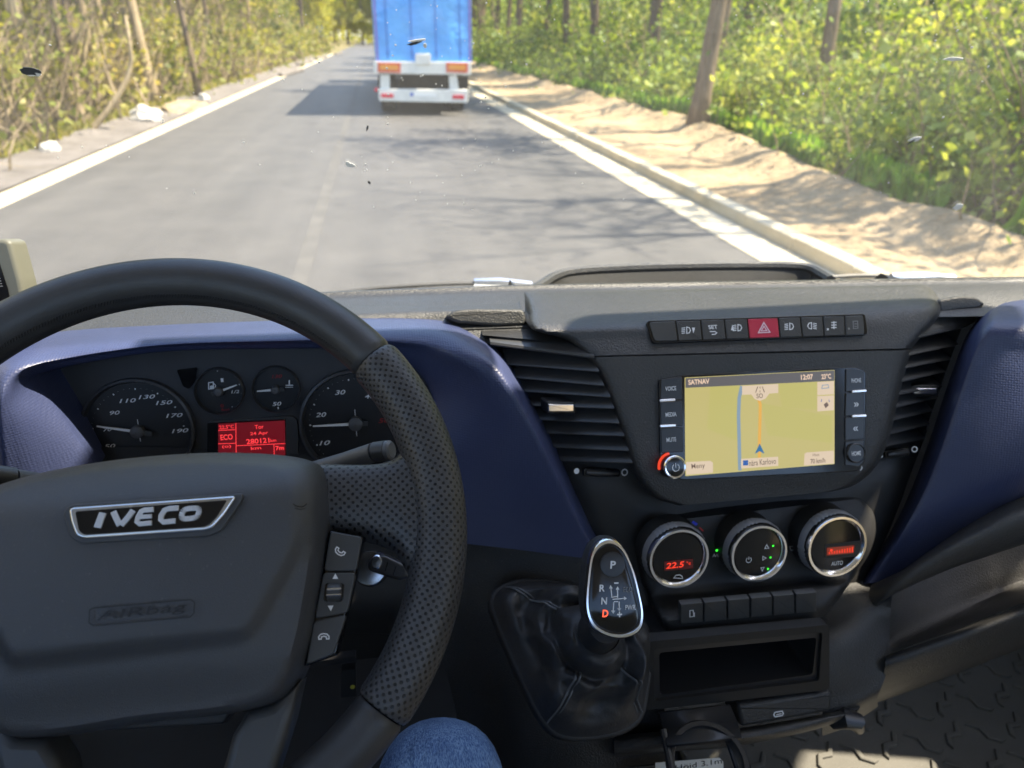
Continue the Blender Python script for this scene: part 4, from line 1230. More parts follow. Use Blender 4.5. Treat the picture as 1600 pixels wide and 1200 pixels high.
# ---- switch row
frW = tilted(1185, 513, .628, 44)
sw = empty('switch_row', frW.px(1185, 533), 'row of nine dashboard switches with a red hazard button', 'switch row')
tu = [1013, 1056, 1095, 1132, 1168, 1216, 1251, 1286, 1320, 1350]; bu = [1022, 1060, 1098, 1135, 1171, 1219, 1254, 1288, 1321, 1352]
def tv(u): return lerp(503, 492.5, (u - 1013) / 339)
def bv(u): return lerp(533, 522, (u - 1022) / 331)
plate('bezel', frW, [(1010, 501), (1352, 490), (1356, 523), (1020, 536)], -.012, .0006, M['gloss'], sw, .004, .0005)
btn = []
for i in range(9):
    px = [(tu[i] + 1, tv(tu[i])), (tu[i + 1] - 1, tv(tu[i + 1])), (bu[i + 1] - 1, bv(bu[i + 1])), (bu[i] + 1, bv(bu[i]))]
    o = plate('hazard_button' if i == 4 else 'button', frW, px, -.004, .0014, M['red'] if i == 4 else M['button'], sw, [.004, .0006, .0006, .004] if i == 0 else ([.0006, .003, .003, .0006] if i == 8 else .0006), .0008)
    btn.append(o)
btn[4]['label'] = 'red hazard button with white triangle'
def lamp_icon(ik, u, v, f=1, tri=0):
    ik.stroke([(u, v - 5), (u + f * 4, v - 4), (u + f * 6, v), (u + f * 4, v + 4), (u, v + 5)], 1.4, True)
    for k in (-4, -1.3, 1.3, 4): ik.stroke([(u - f * 8, v + k + 1), (u - f * 2.5, v + k)], 1.3)
    if tri: ik.poly([(u + f * 8, v + tri * -4), (u + f * 13, v + tri * -4), (u + f * 10.5, v + tri * 5)])
ik = Ink(frW, .0019); lamp_icon(ik, 1073, 516, 1, 1); ik.build('symbol', M['white_ink'], btn[1])
ik = Ink(frW, .0019); ik.text('SET', 1114, 511, 14, 6, .02); ik.stroke([(1109, 518), (1117, 518), (1120, 520), (1117, 522.5), (1112, 522.5)], 1.4); ik.build('symbol', M['white_ink'], btn[2])
ik = Ink(frW, .0019); lamp_icon(ik, 1153, 512, 1, 0); ik.poly([(1142, 516), (1147, 516), (1144.5, 507)]); ik.build('symbol', M['white_ink'], btn[3])
ik = Ink(frW, .0019); ik.stroke([(1185, 520), (1203, 519), (1193.5, 504)], 1.8, True); ik.stroke([(1189.5, 517), (1198, 516.5), (1193.7, 509.5)], 1.5, True); ik.build('symbol', flat('pink_print', (.8, .55, .6), .5), btn[4])
ik = Ink(frW, .0019); lamp_icon(ik, 1234, 510, 1); ik.build('symbol', M['grey_ink'], btn[5])
ik = Ink(frW, .0019); lamp_icon(ik, 1268, 509, -1); ik.build('symbol', M['grey_ink'], btn[6])
ik = Ink(frW, .0019); [ik.stroke([(1299, v), (1307, v - .4)], 1.6) for v in (504, 508, 512)]; ik.stroke([(1303, 502), (1303, 514)], 1.6); ik.poly([(1292, 513), (1295, 513), (1295, 516), (1292, 516)]); ik.build('symbol', M['grey_ink'], btn[7])
ik = Ink(frW, .0019); ik.stroke([(1333, 502), (1340, 501.7), (1340.5, 513), (1333.5, 513.4)], 1.3, True); ik.stroke([(1335, 506), (1339, 506)], 1.3); ik.stroke([(1335, 510), (1339, 510)], 1.3); ik.poly([(1325, 512), (1328, 512), (1328, 515), (1325, 515)]); ik.build('symbol', M['dim_ink'], btn[8])

# ---- navigation radio
frR = Frame(P(1186, 665, interp(slope(1186, 665), PM, PY)), (1, 0, 0), (P(1186, 600, interp(slope(1186, 600), PM, PY)) - P(1186, 730, interp(slope(1186, 730), PM, PY))))
rad = empty('navigation_radio', frR.px(1190, 745), 'navigation radio with a lit yellow map screen in the centre of the dashboard', 'radio')
plate('bezel', frR, [(1030, 593), (1066, 586), (1308, 574), (1340, 574), (1353, 580), (1352, 722), (1340, 736), (1305, 738), (1068, 750), (1044, 744), (1032, 730)], -.010, .0022, M['gloss'], rad, .004, .0008)
def scr(name, rgb, k=.40, rough=.25):
    return glow(name, srgb(*rgb), .88 / 2 ** vs.exposure)
frD = frR.shifted(.0026)
S = {}
S['map'] = scr('screen_map', (204, 190, 112)); S['bar'] = scr('screen_bar', (98, 92, 88)); S['beige'] = scr('screen_beige', (232, 208, 176)); S['river'] = scr('screen_river', (138, 160, 176))
S['route'] = scr('screen_route', (240, 180, 60)); S['ink'] = scr('screen_ink', (112, 88, 70)); S['lite'] = scr('screen_light', (250, 215, 185)); S['arrow'] = scr('screen_arrow', (35, 110, 160)); S['blue'] = scr('screen_blue', (30, 90, 170)); S['olive'] = scr('screen_olive', (200, 190, 102))
sc_ = plate('screen', frR, [(1070, 590), (1304, 578), (1304, 725), (1071, 744)], -.002, .0026, S['map'], rad, 0, 0)
def sink(name, mat, h, fn):
    k = Ink(frR, .0026 + h); fn(k); return k.build(name, S[mat], sc_)
sink('map_shade', 'olive', .00010, lambda k: (k.poly([(1110, 604), (1158, 601.5), (1155, 690), (1105, 670)]), k.poly([(1190, 630), (1300, 650), (1300, 692), (1200, 680)]), k.poly([(1216, 600), (1276, 597), (1276, 640), (1222, 636)])))
sink('river', 'river', .00020, lambda k: k.stroke([(1159, 603), (1155, 622), (1154, 650), (1155, 690), (1156, 735)], 5.4))
sink('route', 'route', .00024, lambda k: k.stroke([(1185, 622), (1188, 632), (1187.5, 660), (1186.5, 695), (1186.5, 715)], 4.6))
sink('status_bar', 'bar', .00028, lambda k: k.poly([(1071, 591), (1303.5, 578.8), (1303.5, 595), (1071, 606)]))
for tx, u, v, w in (('SATNAV', 1092, 596.5, 33), ('12:07', 1261, 589, 19), ('23°C', 1291, 588, 15)):
    sink('status_text', 'lite', .0004, lambda k: k.text(tx, u, v, w, 7.2, .03))
sink('road_box', 'beige', .00034, lambda k: (k.poly([(1159.5, 603), (1216, 600), (1216, 614), (1202, 615), (1196, 623), (1187, 626.5), (1179, 623.5), (1174, 616.5), (1159.5, 617)])))
for px in ([(1072, 722), (1110, 720), (1114, 723), (1114, 738.5), (1072, 742)], [(1158, 717), (1216, 713.5), (1216, 728), (1158, 732)], [(1277, 597), (1303, 595.5), (1303, 616), (1277, 617.5)], [(1277, 619), (1303, 617.8), (1303, 641), (1277, 643)], [(1257, 709), (1260, 707), (1303, 704), (1303, 724.5), (1256, 727.5)]):
    sink('screen_button', 'beige', .00034, lambda k: k.poly(px))
for args in (('SO', 1187, 618.5, 10, 6.5, .01), ('Meny', 1091, 729, 21, 9, .005), ('nära Karlovo', 1191.5, 722, 42, 8, .005), ('Hast', 1275, 710.5, 10, 4, .0), ('70 km/h', 1278, 720, 23, 6.5, .015)):
    sink('screen_lettering', 'ink', .00046, lambda k: k.text(*args))
sink('road_symbol', 'ink', .00046, lambda k: (k.stroke([(1180.5, 613.5), (1184, 604)], 1.2), k.stroke([(1194.5, 613), (1191, 604)], 1.2), k.stroke([(1187.5, 604), (1187.5, 607)], 1), k.stroke([(1187.5, 610), (1187.5, 613)], 1)))
sink('map_symbol', 'river', .00046, lambda k: k.stroke([(1284, 607), (1295, 606), (1294, 601), (1285, 602)], 1.2, True))
sink('hand_symbol', 'ink', .00046, lambda k: k.poly([(1287, 632), (1292, 628), (1295, 633), (1290, 638)]))
sink('position_arrow', 'arrow', .00050, lambda k: (k.poly([(1187, 693), (1194.5, 709), (1187, 705), (1179.5, 709)])))
sink('road_badge', 'blue', .00042, lambda k: (k.poly([(1161, 719.5), (1169, 719), (1169, 727), (1161, 727.5)]), k.stroke([(1283, 628), (1284, 624)], 1), k.stroke([(1295, 624), (1296, 628)], 1)))
def rbtn(px, label, u, v, w, h=6.0):
    o = plate('button', frR, px, .001, .0036, M['satin'], rad, .0008, .0006)
    ik = Ink(frR, .0039); ik.text(label, u, v, w, h, .015); ik.build('lettering', M['grey_ink'], o); return o
rbtn([(1033, 593), (1066, 588.5), (1066, 624), (1032, 626)], 'VOICE', 1048, 607, 17)
rbtn([(1032, 628), (1066, 626), (1067, 665), (1033, 667)], 'MEDIA', 1048.5, 647.5, 17)
rbtn([(1033, 669), (1067, 667), (1068, 706), (1034, 708)], 'MUTE', 1049, 687, 15)
rbtn([(1322, 577), (1343, 577), (1350, 581), (1350, 610), (1322, 612)], 'PHONE', 1338, 594.5, 15)
rbtn([(1322, 614), (1350, 612), (1350, 649), (1321, 650)], '»', 1338, 632, 8, 5.5)
rbtn([(1321, 652), (1350, 651), (1350, 686), (1321, 688)], '«', 1337, 670, 8, 5.5)
rbtn([(1321, 690), (1350, 688), (1349, 722), (1342, 729), (1321, 727)], ' ', 1337, 708, 2)
for px in ([(1031, 624), (1056, 622.5), (1056, 627), (1031, 628.5)], [(1031, 664), (1057, 662.5), (1057, 667), (1032, 668.5)], [(1332, 610), (1355, 608.5), (1355, 613), (1332, 614.5)], [(1332, 648.5), (1355, 647.5), (1355, 652), (1332, 653)]):
    plate('chrome_bar', frR, px, .003, .0060, M['chrome'], rad, .0012, .001)
def knob(u, v, r0, prof, name, mat, parent, n=44, fr=frR, hz=.0145):
    c = fr.loc(u, v, hz); s = fr.scale(u, v); m = MB()
    m.lathe(fr, c.x, c.y, [(r * r0 * s, h) for r, h in prof], n); return recalc(m.build(name, mat, parent))
kb = knob(1055, 730, 17, [(1, .001), (1, .013), (.9, .0145), (.88, .0142)], 'power_knob', M['satin'], rad)
knob(1055, 730, 17, [(1.0, .0125), (1.0, .0142), (.93, .0152), (.80, .0148), (.78, .0140)], 'chrome_ring', M['chrome'], kb)
knob(1055, 730, 17, [(.80, .0144), (.4, .0148), (.001, .0148)], 'knob_face', M['gloss'], kb)
ik = Ink(frR, .0155); c_ = frR.loc(1056, 730.5, .0155); s_ = frR.scale(1056, 730)
ik.lstroke([(c_.x + math.sin(a) * 5.2 * s_, c_.y + math.cos(a) * 5.2 * s_) for a in np.linspace(.6, 5.68, 18)], 1.4 * s_); ik.lstroke([(c_.x, c_.y + 6.5 * s_), (c_.x, c_.y)], 1.4 * s_); ik.build('symbol', M['white_ink'], kb)
m = MB(); c_ = frR.loc(1055, 730, .0145); s_ = frR.scale(1052, 727)
m.lathe(frR, c_.x, c_.y, [(21 * s_, .0040), (20.5 * s_, .0062), (18 * s_, .0062), (17.5 * s_, .0040)], 16, 1.7, 3.3); recalc(m.build('glow_ring', glow('red_glow', (1, .07, .02), .22), kb))
hb = knob(1338, 708, 14, [(1, .002), (1, .0062), (.92, .0070), (.86, .0060), (.001, .0060)], 'home_button', M['satin'], rad, hz=.006)
ik = Ink(frR, .0064); ik.text('HOME', 1338, 708.5, 14, 6, .02); ik.build('lettering', M['grey_ink'], hb)
ik = Ink(frR, .0008); ik.stroke([(1343, 730), (1346, 728), (1347, 732), (1344, 735)], 1.2); ik.build('small_mark', M['grey_ink'], rad)

# ---- climate unit
clim = empty('climate_panel', P(1180, 990, .51), 'climate control panel with three chrome-ringed dials below the radio', 'climate panel')
CM = [-1.16, -1.135, -1.105, -1.03, -1.010, -.988, -.96, -.842, -.80, -.77]
CY = [.515, .494, .491, .498, .503, .526, .537, .557, .566, .578]
def cp(u, v, add=0.0): return P(u, v, interp(slope(u, v), CM, CY) + add)
def crow(uL, vL, uR, vR):
    ts = (0, .015, .05, .15, .3, .5, .7, .85, .95, .985, 1); lf = (.03, .008, .001)
    return [cp(lerp(uL, uR, t), lerp(vL, vR, t), lf[min(i, 10 - i)] if min(i, 10 - i) < 3 else 0) for i, t in enumerate(ts)]
patch('panel', [crow(1010, 818, 1352, 778), crow(998, 832, 1368, 800), crow(990, 850, 1372, 830), crow(992, 880, 1362, 862), crow(1000, 912, 1345, 888), crow(1008, 926, 1334, 904), crow(1012, 936, 1326, 914), crow(1026, 965, 1306, 942), crow(1036, 984, 1290, 960), crow(1044, 992, 1280, 967), crow(1050, 995, 1272, 970)], M['dark'], clim, 4, skirt=(0, .05, 0))
frC = [tilted(1061, 873, .522, 14), tilted(1186, 865, .522, 14), tilted(1308, 854, .522, 14)]
dc = [(1061, 873, 47), (1186, 865, 44), (1308, 854, 46)]
red_lcd = glow('red_lcd', (1, .05, .02), .28); red_bg = glow('red_lcd_background', (.5, .01, .01), .02); grn = glow('green_led', (.05, 1, .05), .35)
M['knurl'] = flat('knurled_satin_chrome', (.42, .43, .45), .38, .6)
dials = []
for fr, (u, v, r) in zip(frC, dc):
    s = fr.scale(u, v); R_ = r * s; m = MB()
    V = []; n = 96
    pr = [(1.05, -.014), (1.045, -.009), (.99, -.003)]
    mc = MB(); mc.lathe(fr, 0, 0, [(R_ * 1.06, -.034), (R_ * 1.02, -.013)], 48); recalc(mc.build('dial_collar', M['dark'], clim))
    for rr, h in pr:
        for i in range(n):
            k = 1.0 + (.022 if (i % 2 and (i // 12) % 2 == 0) else 0)
            a = 2 * math.pi * i / n; V.append(fr.at(math.cos(a) * R_ * rr * k, math.sin(a) * R_ * rr * k, h))
    m.add(V, [[j * n + i, j * n + (i + 1) % n, (j + 1) * n + (i + 1) % n, (j + 1) * n + i] for j in range(2) for i in range(n)])
    d = recalc(m.build('dial', M['knurl'], clim))
    m = MB(); m.lathe(fr, 0, 0, [(R_ * 1.01, -.006), (R_ * 1.01, -.002), (R_ * .97, .0012), (R_ * .90, .0012), (R_ * .82, -.0012), (R_ * .81, -.003)], 72); recalc(m.build('chrome_ring', M['chrome'], d))
    m = MB(); m.lathe(fr, 0, 0, [(R_ * .85, -.0022), (R_ * .4, -.0014), (.0005, -.0014)], 48); recalc(m.build('dial_face', M['gloss'], d))
    dials.append((d, fr))
d, fr = dials[0]
ik = Ink(fr, -.0010); ik.poly([(1038, 877), (1083, 873), (1083, 888), (1038, 892)]); ik.build('display', red_bg, d)
ik = Ink(fr, -.0006); ik.text('22.5', 1055, 883, 27, 9, .02, .15); ik.text('°c', 1076, 880, 7, 5); ik.build('display_digits', red_lcd, d)
ik = Ink(fr, -.0006); ik.stroke([(1053, 903), (1056, 899), (1062, 898), (1066, 901), (1066, 904)], 1.3, True); ik.build('symbol', M['white_ink'], d)
d, fr = dials[1]
ik = Ink(fr, -.0006); c_ = fr.loc(1170, 875, -.0006); s_ = fr.scale(1170, 875)
ik.lstroke([(c_.x + math.sin(a) * 4 * s_, c_.y + math.cos(a) * 4 * s_) for a in np.linspace(.6, 5.68, 16)], 1.1 * s_); ik.lstroke([(c_.x, c_.y + 5 * s_), (c_.x, c_.y)], 1.1 * s_)
ik.stroke([(1195, 857), (1201, 856.5), (1198, 851)], 1.2, True); ik.stroke([(1192, 869), (1192, 875), (1197, 872)], 1.2, True); ik.stroke([(1189, 887), (1194, 886.5), (1191, 892)], 1.2, True)
ik.build('symbol', M['white_ink'], d)
ik = Ink(fr, -.0005); [ik.disc(a, b, 1.6, 10) for a, b in ((1208, 853), (1204, 871), (1200, 889))]; ik.build('green_lights', grn, d)
d, fr = dials[2]
plate('display_window', fr, [(1289, 851), (1346, 845), (1344, 869), (1289, 873)], -.0016, -.0010, M['satin'], d, .001)
ik = Ink(fr, -.0008); ik.poly([(1292, 856), (1335, 852), (1334, 864), (1292, 868)]); ik.build('display', glow('red_lcd_dim', (1, .10, .03), .05), d)
ik = Ink(fr, -.0005); [ik.stroke([(a, 866 - (a - 1292) * .08), (a, 864 - (a - 1292) * .08 - k)], 1.6) for a, k in zip(range(1296, 1334, 4), (1, 1, 2, 3, 3, 4, 4, 5, 5, 6))]; ik.disc(1299, 860, 2.2, 10); ik.build('display_digits', red_lcd, d)
ik = Ink(fr, -.0006); ik.text('AUTO', 1308, 880, 18, 6, .015); ik.build('lettering', M['white_ink'], d)
def onpanel(u, v): return Frame(cp(u, v) , (1, 0, 0), (0, .2, .98))
f_ = onpanel(1120, 862); ik = Ink(f_, .006); ik.disc(1120, 860, 2.0, 12); ik.build('green_light', grn, clim)
ik = Ink(f_, .006); ik.text('A/C', 1119, 867.5, 11, 5); ik.build('lettering', M['grey_ink'], clim)
f_ = onpanel(1239, 856); ik = Ink(f_, .006); ik.stroke([(1234, 854), (1244, 853), (1242, 859), (1236, 860)], 1.2, True); ik.build('symbol', M['dim_ink'], clim)
f_ = onpanel(1088, 823); ik = Ink(f_, .005); ik.stroke([(1082, 815), (1089, 820)], 4); ik.build('cold_mark', flat('blue_mark', (.03, .05, .6), .5), clim)
ik = Ink(f_, .005); ik.stroke([(1093, 824), (1099, 830)], 2); ik.build('warm_mark', flat('red_mark', (.5, .03, .03), .5), clim)
f_ = onpanel(1265, 810); ik = Ink(f_, .005)
for a, b, r in ((1253, 822, 2.8), (1258, 815, 2.6), (1262, 809, 1.6), (1266, 803, 2.6), (1270, 801, 2.8), (1274, 797, 3.6)): ik.disc(a, b, r, 10)
ik.build('fan_marks', M['white_ink'], clim)
frB = tilted(1170, 948, .4935, 3)
bx0 = [1063, 1100, 1137, 1173, 1208, 1243, 1278]
for i in range(6):
    a, b = bx0[i] + 1, bx0[i + 1] - 2
    tvv = lambda u: lerp(945, 925, (u - 1063) / 215); bvv = lambda u: lerp(975, 955, (u - 1063) / 215)
    o = plate('button', frB, [(a, tvv(a)), (b, tvv(b)), (b, bvv(b)), (a, bvv(a))], -.006, .0008, M['button'], clim, .0006, .0005)
    if i == 0:
        ik = Ink(frB, .0013); ik.stroke([(1078, 954), (1083, 953.5), (1084, 963), (1078, 964)], 1.3, True); ik.stroke([(1085, 957), (1085, 964)], 1.3); ik.build('symbol', M['white_ink'], o)

# ---- instrument cluster
frI = tilted(320, 640, .672, 14)
clu = empty('instrument_cluster', frI.px(330, 720), 'instrument cluster with round gauges and a red display behind the steering wheel', 'instrument cluster')
plate('housing', frI, [(20, 545), (700, 530), (760, 800), (40, 800)], -.01, 0.0, plastic('cluster_grey', (.036, .036, .039), .6, 900, .0001), clu, .0)
gm = flat('gauge_black', (.008, .008, .009), .45); ringm = plastic('gauge_ring', (.040, .041, .044), .4, 900, 0.0)
def gauge(name, u, v, r):
    c = frI.loc(u, v, .0); s = frI.scale(u, v); R_ = r * s; m = MB()
    m.lathe(frI, c.x, c.y, [(R_ * 1.04, .0), (R_ * 1.03, .007), (R_ * .985, .008), (R_ * .955, .003), (R_ * .95, .001)], 64)
    g = recalc(m.build(name, ringm, clu))
    m = MB(); m.lathe(frI, c.x, c.y, [(R_ * .96, .0012), (.0005, .0012)], 48); recalc(m.build('dial_face', gm, g))
    return g, c, s, R_
def ticks(ik, c, R_, a0, a1, n, major, r0, r1, w0, w1):
    for i in range(n):
        a = math.radians(lerp(a0, a1, i / (n - 1))); mj = i % major == 0
        d = Vector((math.cos(a), math.sin(a))); q = r1 if mj else lerp(r0, r1, .4)
        ik.lstroke([c + d * R_ * .955 * (r0 if False else .97), c + d * R_ * (.97 - (.075 if mj else .04))], R_ * (w1 if mj else w0))
def needle(g, c, R_, deg, L, tail, hub, w=.026):
    a = math.radians(deg); d = Vector((math.cos(a), math.sin(a))); n = Vector((-d.y, d.x)); m = MB()
    p = [c + d * R_ * hub, c + d * R_ * L]
    m.prism(frI, [p[0] - n * R_ * w, p[1] - n * R_ * w * .45, p[1] + n * R_ * w * .45, p[0] + n * R_ * w], .0055, .0068)
    nd = m.build('needle', M['white_ink'], g, smooth=False)
    m = MB(); p = [c - d * R_ * hub * .6, c - d * R_ * tail]
    m.prism(frI, [p[0] - n * R_ * w * 1.7, p[1] - n * R_ * w * 1.7, p[1] + n * R_ * w * 1.7, p[0] + n * R_ * w * 1.7], .005, .0075); m.build('needle_tail', M['button'], g, smooth=False)
    m = MB(); m.lathe(frI, c.x, c.y, [(R_ * hub, .002), (R_ * hub, .009), (R_ * hub * .7, .0105), (.0004, .0108)], 28); recalc(m.build('needle_hub', plastic('hub_grey', (.07, .07, .072), .5, 900, 0) if 'hub_grey' not in bpy.data.materials else bpy.data.materials['hub_grey'], g))
g, c, s, R_ = gauge('speedometer', 218, 672, 87)
ik = Ink(frI, .0016)
for tx, (u, v) in {'50': (172, 697), '90': (179, 645), '110': (200, 626), '130': (230, 620), '150': (257, 629), '170': (273, 649), '190': (282, 673)}.items(): ik.text(tx, u, v, 8.5 * len(tx) - 1, 6.5, .01, .25)
ticks(ik, c, R_ * .90, 230, 2, 33, 4, .9, 1, .012, .024)
ik.text('70', 168, 671, 13, 6, .01, .25); ik.lstroke([c + Vector((0, R_ * .10)), c + Vector((0, R_ * .22))], R_ * .012); ik.lstroke([c - Vector((0, R_ * .12)), c - Vector((0, R_ * .22))], R_ * .012)
ik.build('markings', M['grey_ink'], g); needle(g, c, R_, 167, .72, .26, .12)
g, c, s, R_ = gauge('fuel_gauge', 344, 610, 38)
ik = Ink(frI, .0016); ticks(ik, c, R_ * .95, 90, -60, 7, 3, .9, 1, .03, .05); ik.text('1', 347, 594, 4, 6); ik.text('1/2', 368, 612, 12, 5, .01, .2)
ik.stroke([(326, 598), (333, 597), (334, 607), (326, 608)], 1.6, True); ik.poly([(328, 603), (333, 602), (333, 607), (328, 607.5)]); ik.stroke([(334, 599), (337, 602), (336, 606)], 1.1); ik.build('markings', M['grey_ink'], g)
ik = Ink(frI, .0016); ik.text('0', 347, 634, 5, 5); ik.text('fuel', 352, 640, 12, 4); ik.build('red_markings', M['red_ink'], g); needle(g, c, R_, 18, .80, .30, .20, .045)
g, c, s, R_ = gauge('temperature_gauge', 432, 607, 37)
ik = Ink(frI, .0016); ik.text('50', 433, 631, 13, 6, .01, .2); ik.lstroke([c - Vector((0, R_ * .82)), c - Vector((0, R_ * .93))], R_ * .05); ik.stroke([(452, 594), (452, 601)], 2); ik.stroke([(446, 602), (458, 602)], 1.4); ik.stroke([(446, 605), (458, 605)], 1); ik.build('markings', M['grey_ink'], g)
ik = Ink(frI, .0016); ik.text('130', 433, 588, 15, 5.5, .01, .2); ik.build('red_markings', M['red_ink'], g); needle(g, c, R_, 181, .78, .35, .19, .05)
g, c, s, R_ = gauge('rev_counter', 556, 660, 84)
ik = Ink(frI, .0016)
for tx, (u, v) in {'10': (508, 692), '20': (502, 648), '30': (532, 613), '40': (578, 619)}.items(): ik.text(tx, u, v, 15, 7, .01, .25)
ticks(ik, c, R_ * .92, 235, 60, 26, 4, .9, 1, .012, .024); ik.lstroke([c + Vector((0, R_ * .14)), c + Vector((0, R_ * .26))], R_ * .012); ik.lstroke([c - Vector((0, R_ * .14)), c - Vector((0, R_ * .26))], R_ * .012); ik.build('markings', M['grey_ink'], g)
ik = Ink(frI, .0016); ik.text('50', 600, 657, 15, 7, .01, .25); ik.build('red_markings', M['red_ink'], g); needle(g, c, R_, 179, .78, .22, .13)
dsp = plate('display_frame', frI, [(325, 658), (458, 650), (466, 660), (466, 730), (325, 730)], .0, .004, ringm, clu, .004, .001)
ik = Ink(frI, .0044); ik.poly([(322 + 2, 661), (446, 655), (447, 716), (324, 722)]); ik.build('display_glass', M['gloss'], dsp)
lcd = glow('cluster_lcd', (1, .02, .06), .030); lcdt = glow('cluster_lcd_text', (1, .05, .06), .30)
ik = Ink(frI, .0047); ik.poly([(341, 662), (445, 657), (446, 712), (341, 716)]); ik.build('display_panel', lcd, dsp)
ik = Ink(frI, .0051); ik.text('22.5°C', 354, 667, 23, 6); ik.text('ECO', 354, 683, 19, 9, .02); ik.text('Tor', 405, 667, 14, 6.5); ik.text('24 Apr', 405, 677.5, 28, 6.5); ik.text('280121', 403, 689, 36, 8, .02); ik.text('km', 427, 688, 9, 5)
ik.stroke([(341, 672.5), (367, 671.5)], 1.1); ik.stroke([(341, 693.5), (369, 692.5)], 1.1); ik.stroke([(368.5, 661), (369, 714)], 1.1); ik.stroke([(369, 696.5), (446, 693)], 1.1); ik.stroke([(428, 694), (428.5, 712)], 1.1); ik.text('7m', 437, 700, 13, 7, .03); ik.text('(o)', 354, 698, 14, 6); ik.text('km', 400, 700, 16, 5); ik.build('display_text', lcdt, dsp)
plate('warning_lens', frI, [(276, 578), (308, 574), (305, 595), (296, 608), (286, 604)], .0, .002, M['gloss'], clu, .002)

# ================================================================== steering wheel
WT = math.radians(44.9)
frH = Frame(W(-.1581, .4037, -.2923), (1, .0027, 0), (0, math.cos(WT), math.sin(WT)))
whl = empty('steering_wheel', frH.o, 'black leather steering wheel with perforated grips and a chrome badge', 'steering wheel')
RR = .183
PITCH = .0056
def rim(name, a0, a1, r, mat, n):
    V = []; Fs = []; uv = []; k = 28
    for i in range(n + 1):
        t = i / n; a = math.radians(lerp(a0, a1, t))
        e = min(t, 1 - t) * abs(a1 - a0) * math.pi / 180 * RR        # distance from the seam
        q = r - .0016 * math.exp(-(e / .0018) ** 2)
        for j in range(k + 1):
            b = 2 * math.pi * j / k
            V.append(frH.at(math.cos(a) * (RR + q * math.cos(b)), math.sin(a) * (RR + q * math.cos(b)), q * 1.04 * math.sin(b)))
            uv.append((a * RR / PITCH, b * r / PITCH))
    for i in range(n):
        for j in range(k):
            p = i * (k + 1) + j; Fs.append([p, p + k + 1, p + k + 2, p + 1])
    return recalc(mesh_obj(name, V, Fs, mat, whl, uvs=uv))
rim('smooth_rim', 38.0, 142, .0170, M['leather'], 120)
rim('smooth_rim', 221.5, 318.5, .0172, M['leather'], 120)
pr_ = rim('perforated_rim', -41.2, 37.7, .0186, M['perf'], 120)
rim('perforated_rim', 142.3, 221.2, .0186, M['perf'], 120)
# seam stitching along the inside of the upper rim
m = MB()
for i in range(150):
    a = math.radians(40 + i * .67); q = .0169
    for s in (0,):
        p0 = frH.at(math.cos(a) * (RR - q * .86), math.sin(a) * (RR - q * .86), q * .52); p1 = frH.at(math.cos(a + .007) * (RR - q * .92), math.sin(a + .007) * (RR - q * .92), q * .40)
        m.tube([p0, p1], .0006, 4)
o = m.build('stitching', M['satin'], whl); o['kind'] = 'stuff'
# spoke
def spoke(sign):
    cols = [((500, 716), (505, 836)), ((545, 718), (540, 838)), ((588, 717), (588, 847)), ((616, 708), (618, 862)), ((637, 684), (638, 896)), ((662, 655), (664, 935))]
    tt = [0, .05, .15, .35, .6, .85, .95, 1.0]; hh = [-.016, -.004, .004, .0075, .0085, .005, -.004, -.016]
    rows = []; 
    for t, h in zip(tt, hh):
        r = []
        for k, (a, b) in enumerate(cols):
            la = frH.loc(a[0], a[1], .002); lb = frH.loc(b[0], b[1], .002); p = lerp(la, lb, t)
            r.append(frH.at(sign * (p.x - .006) + .006 if sign < 0 else p.x, p.y, h + (.003 * k / 5)))
        rows.append(r)
    o = patch('spoke', rows, M['perf'], whl, 5)
    lay = o.data.uv_layers.new(name='UVMap')
    for l in o.data.loops:
        p = o.data.vertices[l.vertex_index].co - frH.o
        lay.data[l.index].uv = (p.dot(frH.ex) / PITCH, p.dot(frH.ey) / PITCH)
    return o
spoke(1); spoke(-1)
# airbag cover
XM = .0045
rp = [frH.loc(u, v, .03) for u, v in [(245, 690), (330, 687), (420, 691), (478, 702), (503, 722), (511, 770), (508, 850), (497, 930), (483, 1005), (462, 1065), (425, 1104), (340, 1124), (240, 1134)]]
rp = [Vector((max(p.x - XM, 0), p.y)) for p in rp]; rp[0].x = 0; rp[-1].x = 0
full = rp + [Vector((-p.x, p.y)) for p in rp[-2:0:-1]]
full = smooth_closed(full, 5); nA = len(full); ctr = Vector((0, -.03)); V = []; Fs = []
fr_ = [1.0, .995, .985, .97, .95, .92] + [.88 - .022 * i for i in range(38)] + [.03]
def bag_h(x, y, f):
    edge_ = .034 * (1 - max(0, (f - .90) / .10) ** 2.6) if f > .90 else .034
    h = edge_ + .010 * (1 - f * f)
    side = .105 + (y - .0) * .60 - abs(x) if y < 0 else .105 - abs(x)
    r = sm(-.006, .008, y + .070) * sm(-.006, .008, side)
    h -= .024 * sm(.004, .060, y) ** 1.3 * (1 - .6 * sm(.94, 1, f))
    h += .0075 * r * (1 - sm(.80, .97, f)) - .006 * sm(.0, .03, -.075 - y) * (1 - sm(.9, 1, f))
    return h
for f in fr_:
    for p in full:
        q = ctr + (p - ctr) * f
        h = bag_h(q.x, q.y, f) if f < 1 else -.006
        V.append(frH.at(q.x + XM, q.y, h))
for j in range(len(fr_) - 1):
    for i in range(nA): Fs.append([j * nA + i, j * nA + (i + 1) % nA, (j + 1) * nA + (i + 1) % nA, (j + 1) * nA + i])
Fs.append([(len(fr_) - 1) * nA + i for i in range(nA)])
bag = recalc(mesh_obj('airbag_cover', V, Fs, M['bag'], whl))
M['emboss_shade'] = plastic('emboss_shade_paint', (.010, .0105, .012), .55, 1500, .0002, .05)  # darker than the cover, paints the shade of raised letters
